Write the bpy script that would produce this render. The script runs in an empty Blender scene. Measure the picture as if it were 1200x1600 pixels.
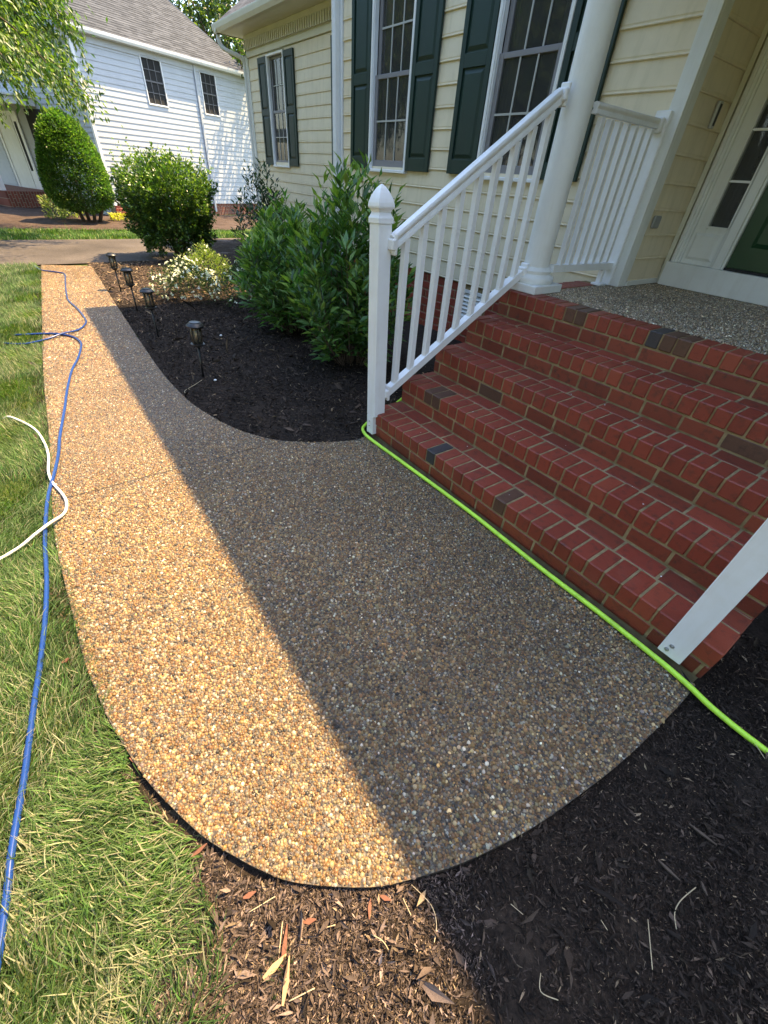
import bpy, math, random
import numpy as np
from mathutils import Matrix, Vector
rng = np.random.default_rng(7); random.seed(7)
SC = bpy.context.scene
# ------------------------------------------------------------------ camera, sky, sun, exposure
RM = [[0.5821304808540213, 0.8106020540334825, 0.0636271424531955],
      [0.5418905604601362, -0.32843220960619646, -0.7736193535424672],
      [-0.6062002340351409, 0.4848263541598833, -0.6304480014762612]]
CAM = (2.11474, -1.66029, 1.53856)
cd = bpy.data.cameras.new('camera'); cam = bpy.data.objects.new('camera', cd)
SC.collection.objects.link(cam); SC.camera = cam
cd.sensor_fit = 'HORIZONTAL'; cd.sensor_width = 36; cd.lens = 36*644.16/1200
cd.clip_start = .02; cd.clip_end = 900
m = Matrix(((RM[0][0], -RM[1][0], -RM[2][0], CAM[0]), (RM[0][1], -RM[1][1], -RM[2][1], CAM[1]),
            (RM[0][2], -RM[1][2], -RM[2][2], CAM[2]), (0, 0, 0, 1)))
cam.matrix_world = m
SUNV = Vector((.0, .55, 1)).normalized()
W = bpy.data.worlds.new('World'); SC.world = W; W.use_nodes = True
wn = W.node_tree; wn.nodes.clear()
sky = wn.nodes.new('ShaderNodeTexSky'); sky.sky_type = 'NISHITA'; sky.sun_disc = False
sky.sun_elevation = math.asin(SUNV.z); sky.sun_rotation = math.atan2(SUNV.x, SUNV.y)
sky.air_density = 1.25; sky.dust_density = 1.6; sky.ozone_density = 1.0
bg = wn.nodes.new('ShaderNodeBackground'); bg.inputs[1].default_value = .15
wo = wn.nodes.new('ShaderNodeOutputWorld')
wn.links.new(sky.outputs[0], bg.inputs[0]); wn.links.new(bg.outputs[0], wo.inputs[0])
sd = bpy.data.lights.new('sun', 'SUN'); sun = bpy.data.objects.new('sun', sd); SC.collection.objects.link(sun)
sd.energy = 4.6; sd.angle = math.radians(.42); sd.color = (1, .73, .37)
sun.rotation_euler = SUNV.to_track_quat('Z', 'Y').to_euler()
vs = SC.view_settings; vs.view_transform = 'Standard'; vs.look = 'None'; vs.exposure = 1.9; vs.gamma = 1
vs.use_curve_mapping = False
# ------------------------------------------------------------------ helpers
def link(o, parent=None):
    SC.collection.objects.link(o)
    if parent is not None: o.parent = parent
    return o
def tag(o, label=None, cat=None, group=None, kind=None):
    if label: o['label'] = label
    if cat: o['category'] = cat
    if group: o['group'] = group
    if kind: o['kind'] = kind
    return o
def empty(name, loc=(0, 0, 0), label=None, cat=None, group=None, parent=None):
    o = bpy.data.objects.new(name, None); o.empty_display_size = .1; o.location = loc
    return tag(link(o, parent), label, cat, group)
class MB:
    def __init__(s): s.v = []; s.f = []
    def add(s, vs_, fs_):
        n = len(s.v); s.v += [tuple(p) for p in vs_]; s.f += [tuple(n+i for i in q) for q in fs_]; return s
    def box(s, x0, x1, y0, y1, z0, z1, c=0.):
        if c <= 0:
            return s.add([(x0,y0,z0),(x1,y0,z0),(x1,y1,z0),(x0,y1,z0),(x0,y0,z1),(x1,y0,z1),(x1,y1,z1),(x0,y1,z1)],
              [(0,3,2,1),(4,5,6,7),(0,1,5,4),(1,2,6,5),(2,3,7,6),(3,0,4,7)])
        vv = []; idx = {}
        for i, x in enumerate((x0, x1)):
            for j, y in enumerate((y0, y1)):
                for k, z in enumerate((z0, z1)):
                    sx = c if i == 0 else -c; sy = c if j == 0 else -c; sz = c if k == 0 else -c
                    idx[(i,j,k,0)] = len(vv); vv.append((x, y+sy, z+sz))
                    idx[(i,j,k,1)] = len(vv); vv.append((x+sx, y, z+sz))
                    idx[(i,j,k,2)] = len(vv); vv.append((x+sx, y+sy, z))
        F = []
        def q(a, b, c_, d, flip):
            t = [idx[a], idx[b], idx[c_], idx[d]]; F.append(tuple(t[::-1] if flip else t))
        for i in (0, 1): q((i,0,0,0),(i,1,0,0),(i,1,1,0),(i,0,1,0), i == 0)
        for j in (0, 1): q((0,j,0,1),(0,j,1,1),(1,j,1,1),(1,j,0,1), j == 0)
        for k in (0, 1): q((0,0,k,2),(1,0,k,2),(1,1,k,2),(0,1,k,2), k == 0)
        for j in (0, 1):
            for k in (0, 1): q((0,j,k,1),(1,j,k,1),(1,j,k,2),(0,j,k,2), (j+k) % 2 == 1)
        for i in (0, 1):
            for k in (0, 1): q((i,0,k,2),(i,1,k,2),(i,1,k,0),(i,0,k,0), (i+k) % 2 == 1)
        for i in (0, 1):
            for j in (0, 1): q((i,j,0,0),(i,j,1,0),(i,j,1,1),(i,j,0,1), (i+j) % 2 == 1)
        for i in (0, 1):
            for j in (0, 1):
                for k in (0, 1):
                    t = [idx[(i,j,k,0)], idx[(i,j,k,1)], idx[(i,j,k,2)]]
                    F.append(tuple(t[::-1] if (i+j+k) % 2 == 0 else t))
        return s.add(vv, F)
    def lathe(s, prof, n=24, cx=0, cy=0, sq=False):
        # prof: list of (r, z); sq -> square section
        vv = []; F = []
        for r, z in prof:
            for a in range(n):
                t = 2*math.pi*a/n
                vv.append((cx+r*math.cos(t), cy+r*math.sin(t), z))
        for i in range(len(prof)-1):
            for a in range(n):
                b = (a+1) % n; F.append((i*n+a, i*n+b, (i+1)*n+b, (i+1)*n+a))
        F.append(tuple(range(n))[::-1]); F.append(tuple((len(prof)-1)*n+a for a in range(n)))
        return s.add(vv, F)
    def sqlathe(s, prof, cx=0, cy=0):
        vv = []; F = []
        for r, z in prof: vv += [(cx-r,cy-r,z),(cx+r,cy-r,z),(cx+r,cy+r,z),(cx-r,cy+r,z)]
        for i in range(len(prof)-1):
            for a in range(4):
                b = (a+1) % 4; F.append((i*4+a, i*4+b, i*4+4+b, i*4+4+a))
        F.append((3,2,1,0)); k = 4*(len(prof)-1); F.append((k,k+1,k+2,k+3))
        return s.add(vv, F)
    def bar(s, p, q, w, h, up=(0, 0, 1)):
        p = Vector(p); q = Vector(q); d = (q-p).normalized(); a = d.cross(Vector(up))
        if a.length < 1e-4: a = Vector((1, 0, 0))
        a.normalize(); b = a.cross(d).normalized(); vv = []
        for c in (p, q):
            for sx, sz in ((-1,-1),(1,-1),(1,1),(-1,1)): vv.append(c+a*sx*w/2+b*sz*h/2)
        return s.add(vv, [(3,2,1,0),(4,5,6,7),(0,1,5,4),(1,2,6,5),(2,3,7,6),(3,0,4,7)])
    def sweep(s, p, q, prof, up=(0, 0, 1)):
        # closed profile [(side, up)...] swept from p to q
        p = Vector(p); q = Vector(q); d = (q-p).normalized(); a = d.cross(Vector(up)).normalized(); b = a.cross(d).normalized()
        n = len(prof); vv = [c+a*u+b*v for c in (p, q) for u, v in prof]
        F = [(i, (i+1) % n, n+(i+1) % n, n+i) for i in range(n)]
        F += [tuple(range(n))[::-1], tuple(range(n, 2*n))]
        return s.add(vv, F)
    def tube(s, pts, r, n=8, cap=True):
        P = [Vector(p) for p in pts]; N = len(P); base = len(s.v); rr = r if isinstance(r, (list, tuple)) else [r]*N
        a = None; vv = []
        for i in range(N):
            t = (P[min(i+1, N-1)]-P[max(i-1, 0)]).normalized()
            if a is None:
                a = t.cross(Vector((0, 0, 1)))
                if a.length < .1: a = t.cross(Vector((0, 1, 0)))
            a = (a-t*a.dot(t)).normalized(); b = t.cross(a)
            for k in range(n):
                g = 2*math.pi*k/n; vv.append(P[i]+(a*math.cos(g)+b*math.sin(g))*rr[i])
        F = [(i*n+k, i*n+(k+1) % n, (i+1)*n+(k+1) % n, (i+1)*n+k) for i in range(N-1) for k in range(n)]
        if cap: F += [tuple(range(n))[::-1], tuple((N-1)*n+k for k in range(n))]
        return s.add(vv, F)
    def xf(s, fn): s.v = [tuple(fn(p)) for p in s.v]; return s
    def mesh(s, name, mat, smooth=False):
        me = bpy.data.meshes.new(name); me.from_pydata(s.v, [], s.f)
        if mat: me.materials.append(mat)
        if smooth: me.polygons.foreach_set('use_smooth', [True]*len(me.polygons))
        me.update(); return me
    def build(s, name, mat, parent=None, smooth=False, **k):
        o = bpy.data.objects.new(name, s.mesh(name, mat, smooth)); link(o, parent); return tag(o, **k)
def smooth_angle(o, deg=35):
    me = o.data; me.polygons.foreach_set('use_smooth', [True]*len(me.polygons))
    try: me.set_sharp_from_angle(angle=math.radians(deg))
    except Exception: pass
def bigmesh(name, V, F, mat, col=None, smooth=False):
    """V (N,3), F (M,k) numpy -> mesh; col (N,3) vertex colours"""
    me = bpy.data.meshes.new(name); V = np.asarray(V, np.float32); F = np.asarray(F, np.int32); M, k = F.shape
    me.vertices.add(len(V)); me.vertices.foreach_set('co', V.ravel())
    me.loops.add(M*k); me.loops.foreach_set('vertex_index', F.ravel())
    me.polygons.add(M); me.polygons.foreach_set('loop_start', np.arange(M, dtype=np.int32)*k)
    if smooth: me.polygons.foreach_set('use_smooth', np.ones(M, bool))
    if col is not None:
        a = me.color_attributes.new('tint', 'FLOAT_COLOR', 'POINT')
        c = np.ones((len(V), 4), np.float32); c[:, :3] = col; a.data.foreach_set('color', c.ravel())
    me.materials.append(mat); me.update(calc_edges=True); return me
def bigobj(name, V, F, mat, col=None, smooth=False, parent=None, **k):
    o = bpy.data.objects.new(name, bigmesh(name, V, F, mat, col, smooth)); link(o, parent); return tag(o, **k)
def inst(tv, tf, pos, X, Y, Z, sc):
    """stamp template verts tv (k,3) faces tf at pos with frame X,Y,Z (n,3) scale sc (n,3)"""
    n = len(pos); k = len(tv)
    V = pos[:, None] + tv[None, :, 0:1]*sc[:, None, 0:1]*X[:, None] + tv[None, :, 1:2]*sc[:, None, 1:2]*Y[:, None] + tv[None, :, 2:3]*sc[:, None, 2:3]*Z[:, None]
    F = (tf[None] + (np.arange(n)*k)[:, None, None]).reshape(-1, tf.shape[1])
    return V.reshape(-1, 3), F
def nrm(a): return a/np.maximum(np.linalg.norm(a, axis=-1, keepdims=True), 1e-9)
def frames(D, roll=None):
    """Y along D; random roll"""
    D = nrm(D); up = np.tile([0, 0, 1.], (len(D), 1)); up[np.abs(D[:, 2]) > .95] = (1, 0, 0)
    X = nrm(np.cross(D, up)); Z = np.cross(X, D)
    if roll is not None:
        c, s_ = np.cos(roll)[:, None], np.sin(roll)[:, None]; X, Z = X*c+Z*s_, Z*c-X*s_
    return X, D, Z
# ------------------------------------------------------------------ materials
def mat(name):
    m_ = bpy.data.materials.new(name); m_.use_nodes = True; nt = m_.node_tree
    return m_, nt, nt.nodes['Principled BSDF']
def nd(nt, t, **k):
    n = nt.nodes.new(t)
    for a, b in k.items():
        if a in n.inputs.keys(): n.inputs[a].default_value = b
        else: setattr(n, a, b)
    return n
def coords(nt, kind='Object'):
    return nt.nodes.new('ShaderNodeTexCoord').outputs[kind]
def pos(nt): return nt.nodes.new('ShaderNodeNewGeometry').outputs['Position']
def noise(nt, vec, scale, detail=4, rough=.55):
    n = nd(nt, 'ShaderNodeTexNoise', Scale=scale, Detail=detail, Roughness=rough); nt.links.new(vec, n.inputs['Vector']); return n
def ramp(nt, fac, stops, interp='LINEAR'):
    r = nt.nodes.new('ShaderNodeValToRGB'); r.color_ramp.interpolation = interp
    e = r.color_ramp.elements
    while len(e) < len(stops): e.new(.5)
    for i, (p_, c) in enumerate(stops):
        e[i].position = p_; e[i].color = (*c, 1) if len(c) == 3 else c
    nt.links.new(fac, r.inputs[0]); return r
def mixc(nt, a, b, fac, mode='MIX'):
    n = nt.nodes.new('ShaderNodeMix'); n.data_type = 'RGBA'; n.blend_type = mode
    for sck, v in ((n.inputs[0], fac), (n.inputs[6], a), (n.inputs[7], b)):
        if hasattr(v, 'is_linked'): nt.links.new(v, sck)
        elif isinstance(v, (int, float)): sck.default_value = v
        else: sck.default_value = (*v, 1)
    return n.outputs[2]
def mathn(nt, op, a, b=0.):
    n = nt.nodes.new('ShaderNodeMath'); n.operation = op
    for i, v in enumerate((a, b)):
        if hasattr(v, 'is_linked'): nt.links.new(v, n.inputs[i])
        else: n.inputs[i].default_value = v
    return n.outputs[0]
def bump(nt, bs, h, strength=.3, dist=.01):
    b = nd(nt, 'ShaderNodeBump', Strength=strength, Distance=dist); nt.links.new(h, b.inputs['Height']); nt.links.new(b.outputs[0], bs.inputs['Normal']); return b
def paint(name, c, rough=.45, var=.06, bscale=220, dirt=.0, dirtc=(.3, .25, .17), bst=.12, streak=.0):
    m_, nt, bs = mat(name); P = pos(nt)
    n1 = noise(nt, P, 3.5, 5); n2 = noise(nt, P, bscale, 3)
    lo = tuple(x*(1-var) for x in c); hi = tuple(min(1, x*(1+var)) for x in c)
    col = ramp(nt, n1.outputs[0], [(.3, lo), (.7, hi)]).outputs[0]
    if dirt > 0:
        n3 = noise(nt, P, 11, 8, .7); f = ramp(nt, n3.outputs[0], [(.5, (0, 0, 0)), (.8, (dirt,)*3)]).outputs[0]
        col = mixc(nt, col, dirtc, f)
    if streak > 0:
        mp = nd(nt, 'ShaderNodeMapping'); mp.inputs['Scale'].default_value = (9, 9, .9); nt.links.new(P, mp.inputs[0]); n4 = noise(nt, mp.outputs[0], 1.6, 7, .65)
        col = mixc(nt, col, dirtc, ramp(nt, n4.outputs[0], [(.50, (0, 0, 0)), (.78, (streak,)*3)]).outputs[0])
    nt.links.new(col, bs.inputs['Base Color']); bs.inputs['Roughness'].default_value = rough
    bump(nt, bs, n2.outputs[0], bst, .002); return m_
M = {}
M['white'] = paint('white_vinyl', (.82, .82, .82), .34, .04, 90, .22, (.62, .56, .44), .05, streak=.30)
M['column'] = paint('column_paint', (.76, .76, .73), .5, .04, 260, .15, (.5, .45, .36), .5, streak=.25)
M['trim'] = paint('trim_paint', (.74, .74, .70), .45, .04, 120, .15, (.5, .45, .35), .15, streak=.3)
M['cream'] = paint('cream_siding', (.76, .655, .465), .5, .05, 160, .22, (.5, .43, .26), .2, streak=.45)
M['creamtrim'] = paint('cream_trim', (.66, .63, .50), .5, .05, 120, .15, (.45, .4, .27))
M['green'] = paint('shutter_green', (.004, .026, .018), .55, .15, 120, .06, (.10, .12, .10))
M['door'] = paint('door_green', (.010, .05, .018), .3, .1, 100)
M['sash'] = paint('window_sash', (.22, .21, .22), .5, .06)
M['muntin'] = paint('muntin', (.42, .42, .39), .5, .05)
M['muntindark'] = paint('dark_muntin', (.10, .10, .11), .5)
M['nb'] = paint('neighbour_siding', (.47, .495, .53), .6, .04, 60, .10, (.5, .5, .48), .1)
M['grey'] = paint('grey_plastic', (.28, .28, .27), .5)
M['black'] = paint('black_plastic', (.012, .012, .013), .35, .2)
M['iron'] = paint('iron', (.015, .015, .017), .5, .2)
M['bark'] = paint('bark', (.10, .07, .05), .9, .35, 40, .3, (.05, .04, .03), .9)
M['dark'] = paint('dark_interior', (.02, .02, .02), .9, .2)
M['curtain'] = paint('curtain', (.13, .13, .125), .9, .1)
M['bulbmetal'] = paint('steel', (.5, .5, .5), .3)
M['bulbmetal'].node_tree.nodes['Principled BSDF'].inputs['Metallic'].default_value = .8
def brickmat(name, stops, eff=.10, soot=.65):
    m_, nt, bs = mat(name); P = pos(nt)
    oi = nt.nodes.new('ShaderNodeObjectInfo')
    c0 = ramp(nt, oi.outputs['Random'], stops).outputs[0]
    n1 = noise(nt, P, 26, 7, .65); n2 = noise(nt, P, 240, 4, .6); n3 = noise(nt, P, 5, 5, .6)
    c1 = mixc(nt, c0, (.045, .022, .016), ramp(nt, n1.outputs[0], [(.60-soot*.12, (0,)*3), (.80-soot*.12, (soot,)*3)]).outputs[0])
    c2 = mixc(nt, c1, (.30, .17, .12), ramp(nt, n2.outputs[0], [(.58, (0,)*3), (.78, (.4,)*3)]).outputs[0])
    c3 = mixc(nt, c2, (.36, .27, .22), ramp(nt, n3.outputs[0], [(.55, (0,)*3), (.85, (eff,)*3)]).outputs[0])
    nt.links.new(c3, bs.inputs['Base Color']); bs.inputs['Roughness'].default_value = .5
    h = mathn(nt, 'ADD', mathn(nt, 'MULTIPLY', n1.outputs[0], .6), mathn(nt, 'MULTIPLY', n2.outputs[0], .5))
    bump(nt, bs, h, .55, .004); return m_
M['brick'] = brickmat('brick', [(0, (.185, .029, .015)), (.35, (.25, .040, .020)), (.7, (.21, .033, .018)), (1, (.28, .052, .025))])
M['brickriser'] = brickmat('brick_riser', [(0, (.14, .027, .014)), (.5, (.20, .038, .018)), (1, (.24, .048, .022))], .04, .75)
M['brickdark'] = brickmat('brick_burnt', [(0, (.075, .035, .022)), (1, (.11, .048, .028))], .05)
M['brickblack'] = brickmat('brick_black', [(0, (.030, .028, .032)), (1, (.04, .036, .04))], .05)
def mortarmat():
    m_, nt, bs = mat('mortar'); P = pos(nt); n1 = noise(nt, P, 14, 6); n2 = noise(nt, P, 300, 3)
    c = ramp(nt, n1.outputs[0], [(.3, (.17, .12, .052)), (.7, (.34, .25, .125))]).outputs[0]
    nt.links.new(c, bs.inputs['Base Color']); bs.inputs['Roughness'].default_value = .95; bump(nt, bs, n2.outputs[0], .6, .003); return m_
M['mortar'] = mortarmat()
def brickwall():
    m_, nt, bs = mat('distant_brick'); P = coords(nt, 'Object'); mp = nd(nt, 'ShaderNodeMapping'); mp.inputs['Rotation'].default_value = (math.pi/2, 0, math.pi/2); nt.links.new(P, mp.inputs[0])
    b = nd(nt, 'ShaderNodeTexBrick', Scale=1.); b.inputs['Brick Width'].default_value = .21; b.inputs['Row Height'].default_value = .085; b.inputs['Mortar Size'].default_value = .008
    b.inputs['Color1'].default_value = (.14, .035, .02, 1); b.inputs['Color2'].default_value = (.22, .06, .035, 1); b.inputs['Mortar'].default_value = (.25, .2, .14, 1)
    nt.links.new(mp.outputs[0], b.inputs[0]); nt.links.new(b.outputs[0], bs.inputs['Base Color']); bs.inputs['Roughness'].default_value = .8; return m_
M['brickwall'] = brickwall()
def tintmat(name, rough=.6, trans=0., spec=.4, nscale=0, nv=.25, base=(1, 1, 1)):
    m_, nt, bs = mat(name); a = nt.nodes.new('ShaderNodeAttribute'); a.attribute_name = 'tint'; col = a.outputs['Color']
    if nscale:
        n = noise(nt, pos(nt), nscale, 3)
        col = mixc(nt, col, ramp(nt, n.outputs[0], [(.3, (1-nv,)*3), (.7, (1,)*3)]).outputs[0], 1., 'MULTIPLY')
    nt.links.new(col, bs.inputs['Base Color']); bs.inputs['Roughness'].default_value = rough
    bs.inputs['Specular IOR Level'].default_value = spec
    if trans > 0:
        t = nt.nodes.new('ShaderNodeBsdfTranslucent'); tc = mixc(nt, col, (1.35, 1.5, .55), 1., 'MULTIPLY'); nt.links.new(tc, t.inputs[0])
        mx = nt.nodes.new('ShaderNodeMixShader'); mx.inputs[0].default_value = trans
        nt.links.new(bs.outputs[0], mx.inputs[1]); nt.links.new(t.outputs[0], mx.inputs[2])
        nt.links.new(mx.outputs[0], nt.nodes['Material Output'].inputs[0])
    return m_
M['pebble'] = tintmat('river_pebbles', .42, 0, .5, 420, .3)
M['grass'] = tintmat('grass_blades', .55, .35, .35)
M['leaf'] = tintmat('leaves', .42, .45, .5)
M['leafgloss'] = tintmat('glossy_leaves', .32, .36, .6)
M['petal'] = tintmat('petals', .6, .3, .3)
M['chip'] = tintmat('mulch_chips', .8, 0, .25, 300, .4)
def laurelmat():
    m_, nt, bs = mat('laurel_leaf'); oi = nt.nodes.new('ShaderNodeObjectInfo')
    c = ramp(nt, oi.outputs['Random'], [(0, (.045, .115, .028)), (.4, (.075, .17, .036)), (.8, (.15, .27, .05)), (1, (.24, .36, .07))]).outputs[0]
    nt.links.new(c, bs.inputs['Base Color']); bs.inputs['Roughness'].default_value = .33; return m_
M['laurel'] = laurelmat()
def concrete(name, pal, scale=95):
    m_, nt, bs = mat(name); P = pos(nt)
    v = nd(nt, 'ShaderNodeTexVoronoi', Scale=scale); nt.links.new(P, v.inputs['Vector'])
    sep = nt.nodes.new('ShaderNodeSeparateColor'); nt.links.new(v.outputs['Color'], sep.inputs[0])
    c = ramp(nt, sep.outputs[0], pal, 'CONSTANT').outputs[0]
    f = ramp(nt, v.outputs['Distance'], [(.38, (0,)*3), (.62, (1,)*3)]).outputs[0]
    c = mixc(nt, mixc(nt, c, (.55, .55, .55), 1., 'MULTIPLY'), (.055, .042, .030), f); n = noise(nt, P, 1.3, 5)
    c = mixc(nt, c, ramp(nt, n.outputs[0], [(.3, (.82,)*3), (.7, (1,)*3)]).outputs[0], 1., 'MULTIPLY')
    nt.links.new(c, bs.inputs['Base Color']); bs.inputs['Roughness'].default_value = .6
    h = mathn(nt, 'SUBTRACT', 1., v.outputs['Distance']); bump(nt, bs, h, .6, .006); return m_
PAL = [((.36, .25, .125), .20), ((.29, .165, .070), .17), ((.42, .33, .19), .14), ((.55, .52, .43), .06), ((.20, .110, .050), .14),
       ((.22, .19, .16), .12), ((.35, .21, .075), .08), ((.050, .044, .040), .05), ((.13, .11, .10), .04)]
def palramp():
    out = []; t = 0
    for c, w in PAL: out.append((t, c)); t += w
    return out
M['agg'] = concrete('exposed_aggregate', palramp())
M['aggp'] = concrete('porch_aggregate', palramp(), 80)
M['bed'] = None
def ground(name, stops, sc=30, sc2=3., rough=.95, bst=.7, bd=.02):
    m_, nt, bs = mat(name); P = pos(nt); n1 = noise(nt, P, sc, 8, .7); n2 = noise(nt, P, sc2, 4)
    f = mathn(nt, 'ADD', mathn(nt, 'MULTIPLY', n1.outputs[0], .6), mathn(nt, 'MULTIPLY', n2.outputs[0], .4))
    c = ramp(nt, f, stops).outputs[0]; nt.links.new(c, bs.inputs['Base Color']); bs.inputs['Roughness'].default_value = rough
    bs.inputs['Specular IOR Level'].default_value = .2
    bump(nt, bs, n1.outputs[0], bst, bd); return m_
M['mulch'] = ground('mulch_soil', [(.35, (.011, .008, .006)), (.5, (.028, .020, .015)), (.65, (.06, .042, .030))], 55, 4)
M['soil'] = ground('soil', [(.3, (.04, .028, .018)), (.5, (.10, .075, .045)), (.7, (.19, .14, .09))], 60, 5)
M['nbsoil'] = ground('old_mulch', [(.35, (.028, .018, .014)), (.5, (.065, .044, .036)), (.65, (.11, .078, .065))], 25, 3)
M['turf'] = ground('turf_base', [(.3, (.035, .045, .012)), (.5, (.06, .085, .022)), (.7, (.13, .14, .05))], 40, 2)
M['asphalt'] = ground('driveway_asphalt', [(.38, (.04, .034, .032)), (.5, (.08, .068, .063)), (.64, (.14, .12, .115))], 70, .8, .9, .5, .01)
def shingle():
    m_, nt, bs = mat('shingles'); P = coords(nt, 'Object')
    mp = nd(nt, 'ShaderNodeMapping'); nt.links.new(P, mp.inputs[0]); mp.inputs['Scale'].default_value = (4.2, 9.5, 9.5)
    v = nd(nt, 'ShaderNodeTexVoronoi', Scale=1., Randomness=.8); nt.links.new(mp.outputs[0], v.inputs[0])
    sep = nt.nodes.new('ShaderNodeSeparateColor'); nt.links.new(v.outputs['Color'], sep.inputs[0])
    c = ramp(nt, sep.outputs[0], [(0, (.026, .031, .042)), (.5, (.048, .055, .070)), (1, (.088, .097, .118))]).outputs[0]
    n = noise(nt, pos(nt), 60, 4); c = mixc(nt, c, ramp(nt, n.outputs[0], [(.3, (.6,)*3), (.7, (1,)*3)]).outputs[0], 1., 'MULTIPLY')
    nt.links.new(c, bs.inputs['Base Color']); bs.inputs['Roughness'].default_value = .9; bump(nt, bs, v.outputs['Distance'], .4, .02); return m_
M['shingle'] = shingle()
def glass(name, tint=(.75, .78, .76), gl=.20):
    m_ = bpy.data.materials.new(name); m_.use_nodes = True; nt = m_.node_tree; nt.nodes.clear()
    o = nt.nodes.new('ShaderNodeOutputMaterial'); t = nt.nodes.new('ShaderNodeBsdfTransparent'); t.inputs[0].default_value = (*tint, 1)
    g = nt.nodes.new('ShaderNodeBsdfGlossy'); g.inputs['Roughness'].default_value = .03; g.inputs[0].default_value = (.9, .9, .9, 1)
    fr = nt.nodes.new('ShaderNodeFresnel'); fr.inputs[0].default_value = 1.5
    mx = nt.nodes.new('ShaderNodeMixShader'); nt.links.new(fr.outputs[0], mx.inputs[0]); nt.links.new(t.outputs[0], mx.inputs[1]); nt.links.new(g.outputs[0], mx.inputs[2])
    df = nt.nodes.new('ShaderNodeBsdfDiffuse'); df.inputs[0].default_value = (.20, .20, .19, 1); m2 = nt.nodes.new('ShaderNodeMixShader'); m2.inputs[0].default_value = gl
    nt.links.new(mx.outputs[0], m2.inputs[1]); nt.links.new(df.outputs[0], m2.inputs[2]); nt.links.new(m2.outputs[0], o.inputs[0]); return m_
M['glass'] = glass('window_glass'); M['lampglass'] = glass('lamp_glass', (.88, .80, .62))
def hose(name, c, rough=.35, dirt=.3, dc=(.03, .03, .03)):
    m_ = paint(name, c, rough, .08, 40, dirt, dc, .1); return m_
M['blue'] = hose('blue_hose', (.010, .042, .20), .25, .3); M['whitehose'] = hose('white_hose', (.72, .70, .64), .4, .3, (.3, .27, .2))
M['lime'] = hose('lime_hose', (.50, .86, .06), .38, .5)
# ------------------------------------------------------------------ ground, walkway, driveway, beds
def sheet(name, pts, z, mt, kind='structure', label=None):
    o = MB().add([(x, y, z) for x, y in pts], [tuple(range(len(pts)))]).build(name, mt, kind=kind)
    return o
sheet('ground', [(-300, -300), (300, -300), (300, 300), (-300, 300)], -.060, M['turf'])
sheet('driveway', [(-8.05, -40), (-8.05, 1.0), (-7.9, 14), (-11.3, 14), (-11.1, -2), (-11.0, -40)], -.035, M['asphalt'])
WALK_L = [(-7.82,-1.61),(-4.88,-1.79),(-2.56,-1.93),(-1.62,-1.97),(-.95,-2.0),(-.17,-2.045),(.24,-2.04),(.51,-2.03),(.77,-2.02),(.94,-2.0),(1.05,-1.985),(1.17,-1.96),(1.33,-1.92),(1.44,-1.88),(1.58,-1.82),(1.68,-1.76),(1.76,-1.705),(1.84,-1.635),(1.96,-1.48),(2.02,-1.36),(2.075,-1.22),(2.115,-1.08),(2.145,-.95),(2.17,-.79),(2.195,-.6),(2.21,-.41),(2.22,-.18),(2.22,-.03)]
WALK_R = [(-.21,-.03),(-.17,-.14),(-.235,-.33),(-.33,-.50),(-.45,-.66),(-.6,-.77),(-.77,-.86),(-1.03,-.94),(-1.3,-1.0),(-1.6,-1.03),(-2.22,-1.05),(-3.59,-1.02),(-4.66,-.99),(-7.56,-.90)]
def catmull(P, n=6):
    P = [np.array(p, float) for p in P]; out = []
    for i in range(len(P)-1):
        p0 = P[max(i-1, 0)]; p1 = P[i]; p2 = P[i+1]; p3 = P[min(i+2, len(P)-1)]
        for t in np.linspace(0, 1, n, endpoint=False):
            out.append(.5*((2*p1)+(-p0+p2)*t+(2*p0-5*p1+4*p2-p3)*t*t+(-p0+3*p1-3*p2+p3)*t**3))
    out.append(P[-1]); return np.array(out)
LC = catmull(WALK_L, 4)
def yl(x): # lawn-side edge for x<1.9 (monotone part)
    k = LC[:, 0]; mono = k < 1.95; return np.interp(x, k[mono], LC[mono][:, 1])
RC = catmull(WALK_R, 4)
POLY = np.vstack([LC, RC])
def inpoly(P, poly):
    x, y = P[:, 0], P[:, 1]; c = np.zeros(len(P), bool); n = len(poly); j = n-1
    for i in range(n):
        xi, yi = poly[i]; xj, yj = poly[j]
        with np.errstate(divide='ignore', invalid='ignore'):
            c ^= ((yi > y) != (yj > y)) & (x < (xj-xi)*(y-yi)/(yj-yi+1e-12)+xi)
        j = i
    return c
def clip(poly, xa, xb):
    def half(P, f, inter):
        out = []
        for i in range(len(P)):
            a = P[i-1]; b = P[i]
            if f(b):
                if not f(a): out.append(inter(a, b))
                out.append(b)
            elif f(a): out.append(inter(a, b))
        return out
    def ix(x0): return lambda a, b: np.array([x0, a[1]+(b[1]-a[1])*(x0-a[0])/(b[0]-a[0])])
    P = [np.array(p) for p in poly]
    P = half(P, lambda p: p[0] >= xa, ix(xa)); return half(P, lambda p: p[0] <= xb, ix(xb))
walk = empty('walkway', (0, 0, 0)); walk['kind'] = 'structure'
JX = [-7.9, -6.64, -5.2, -3.7, -2.2, -.42, 3]
for a, b in zip(JX[:-1], JX[1:]):
    p = clip(POLY, a+.002, b-.002); n = len(p); mb = MB()
    mb.add([(x, y, -.004) for x, y in p]+[(x, y, -.09) for x, y in p], [tuple(range(n)), tuple(range(n, 2*n))[::-1]]+[(i, n+i, n+(i+1) % n, (i+1) % n) for i in range(n)])
    mb.build('slab', M['agg'], walk)
def offset_in(P, d):  # inside test shrink via checking shifted copies
    ok = inpoly(P, POLY)
    for dx, dy in ((d, 0), (-d, 0), (0, d), (0, -d)): ok &= inpoly(P+np.array([dx, dy]), POLY)
    return ok
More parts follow.
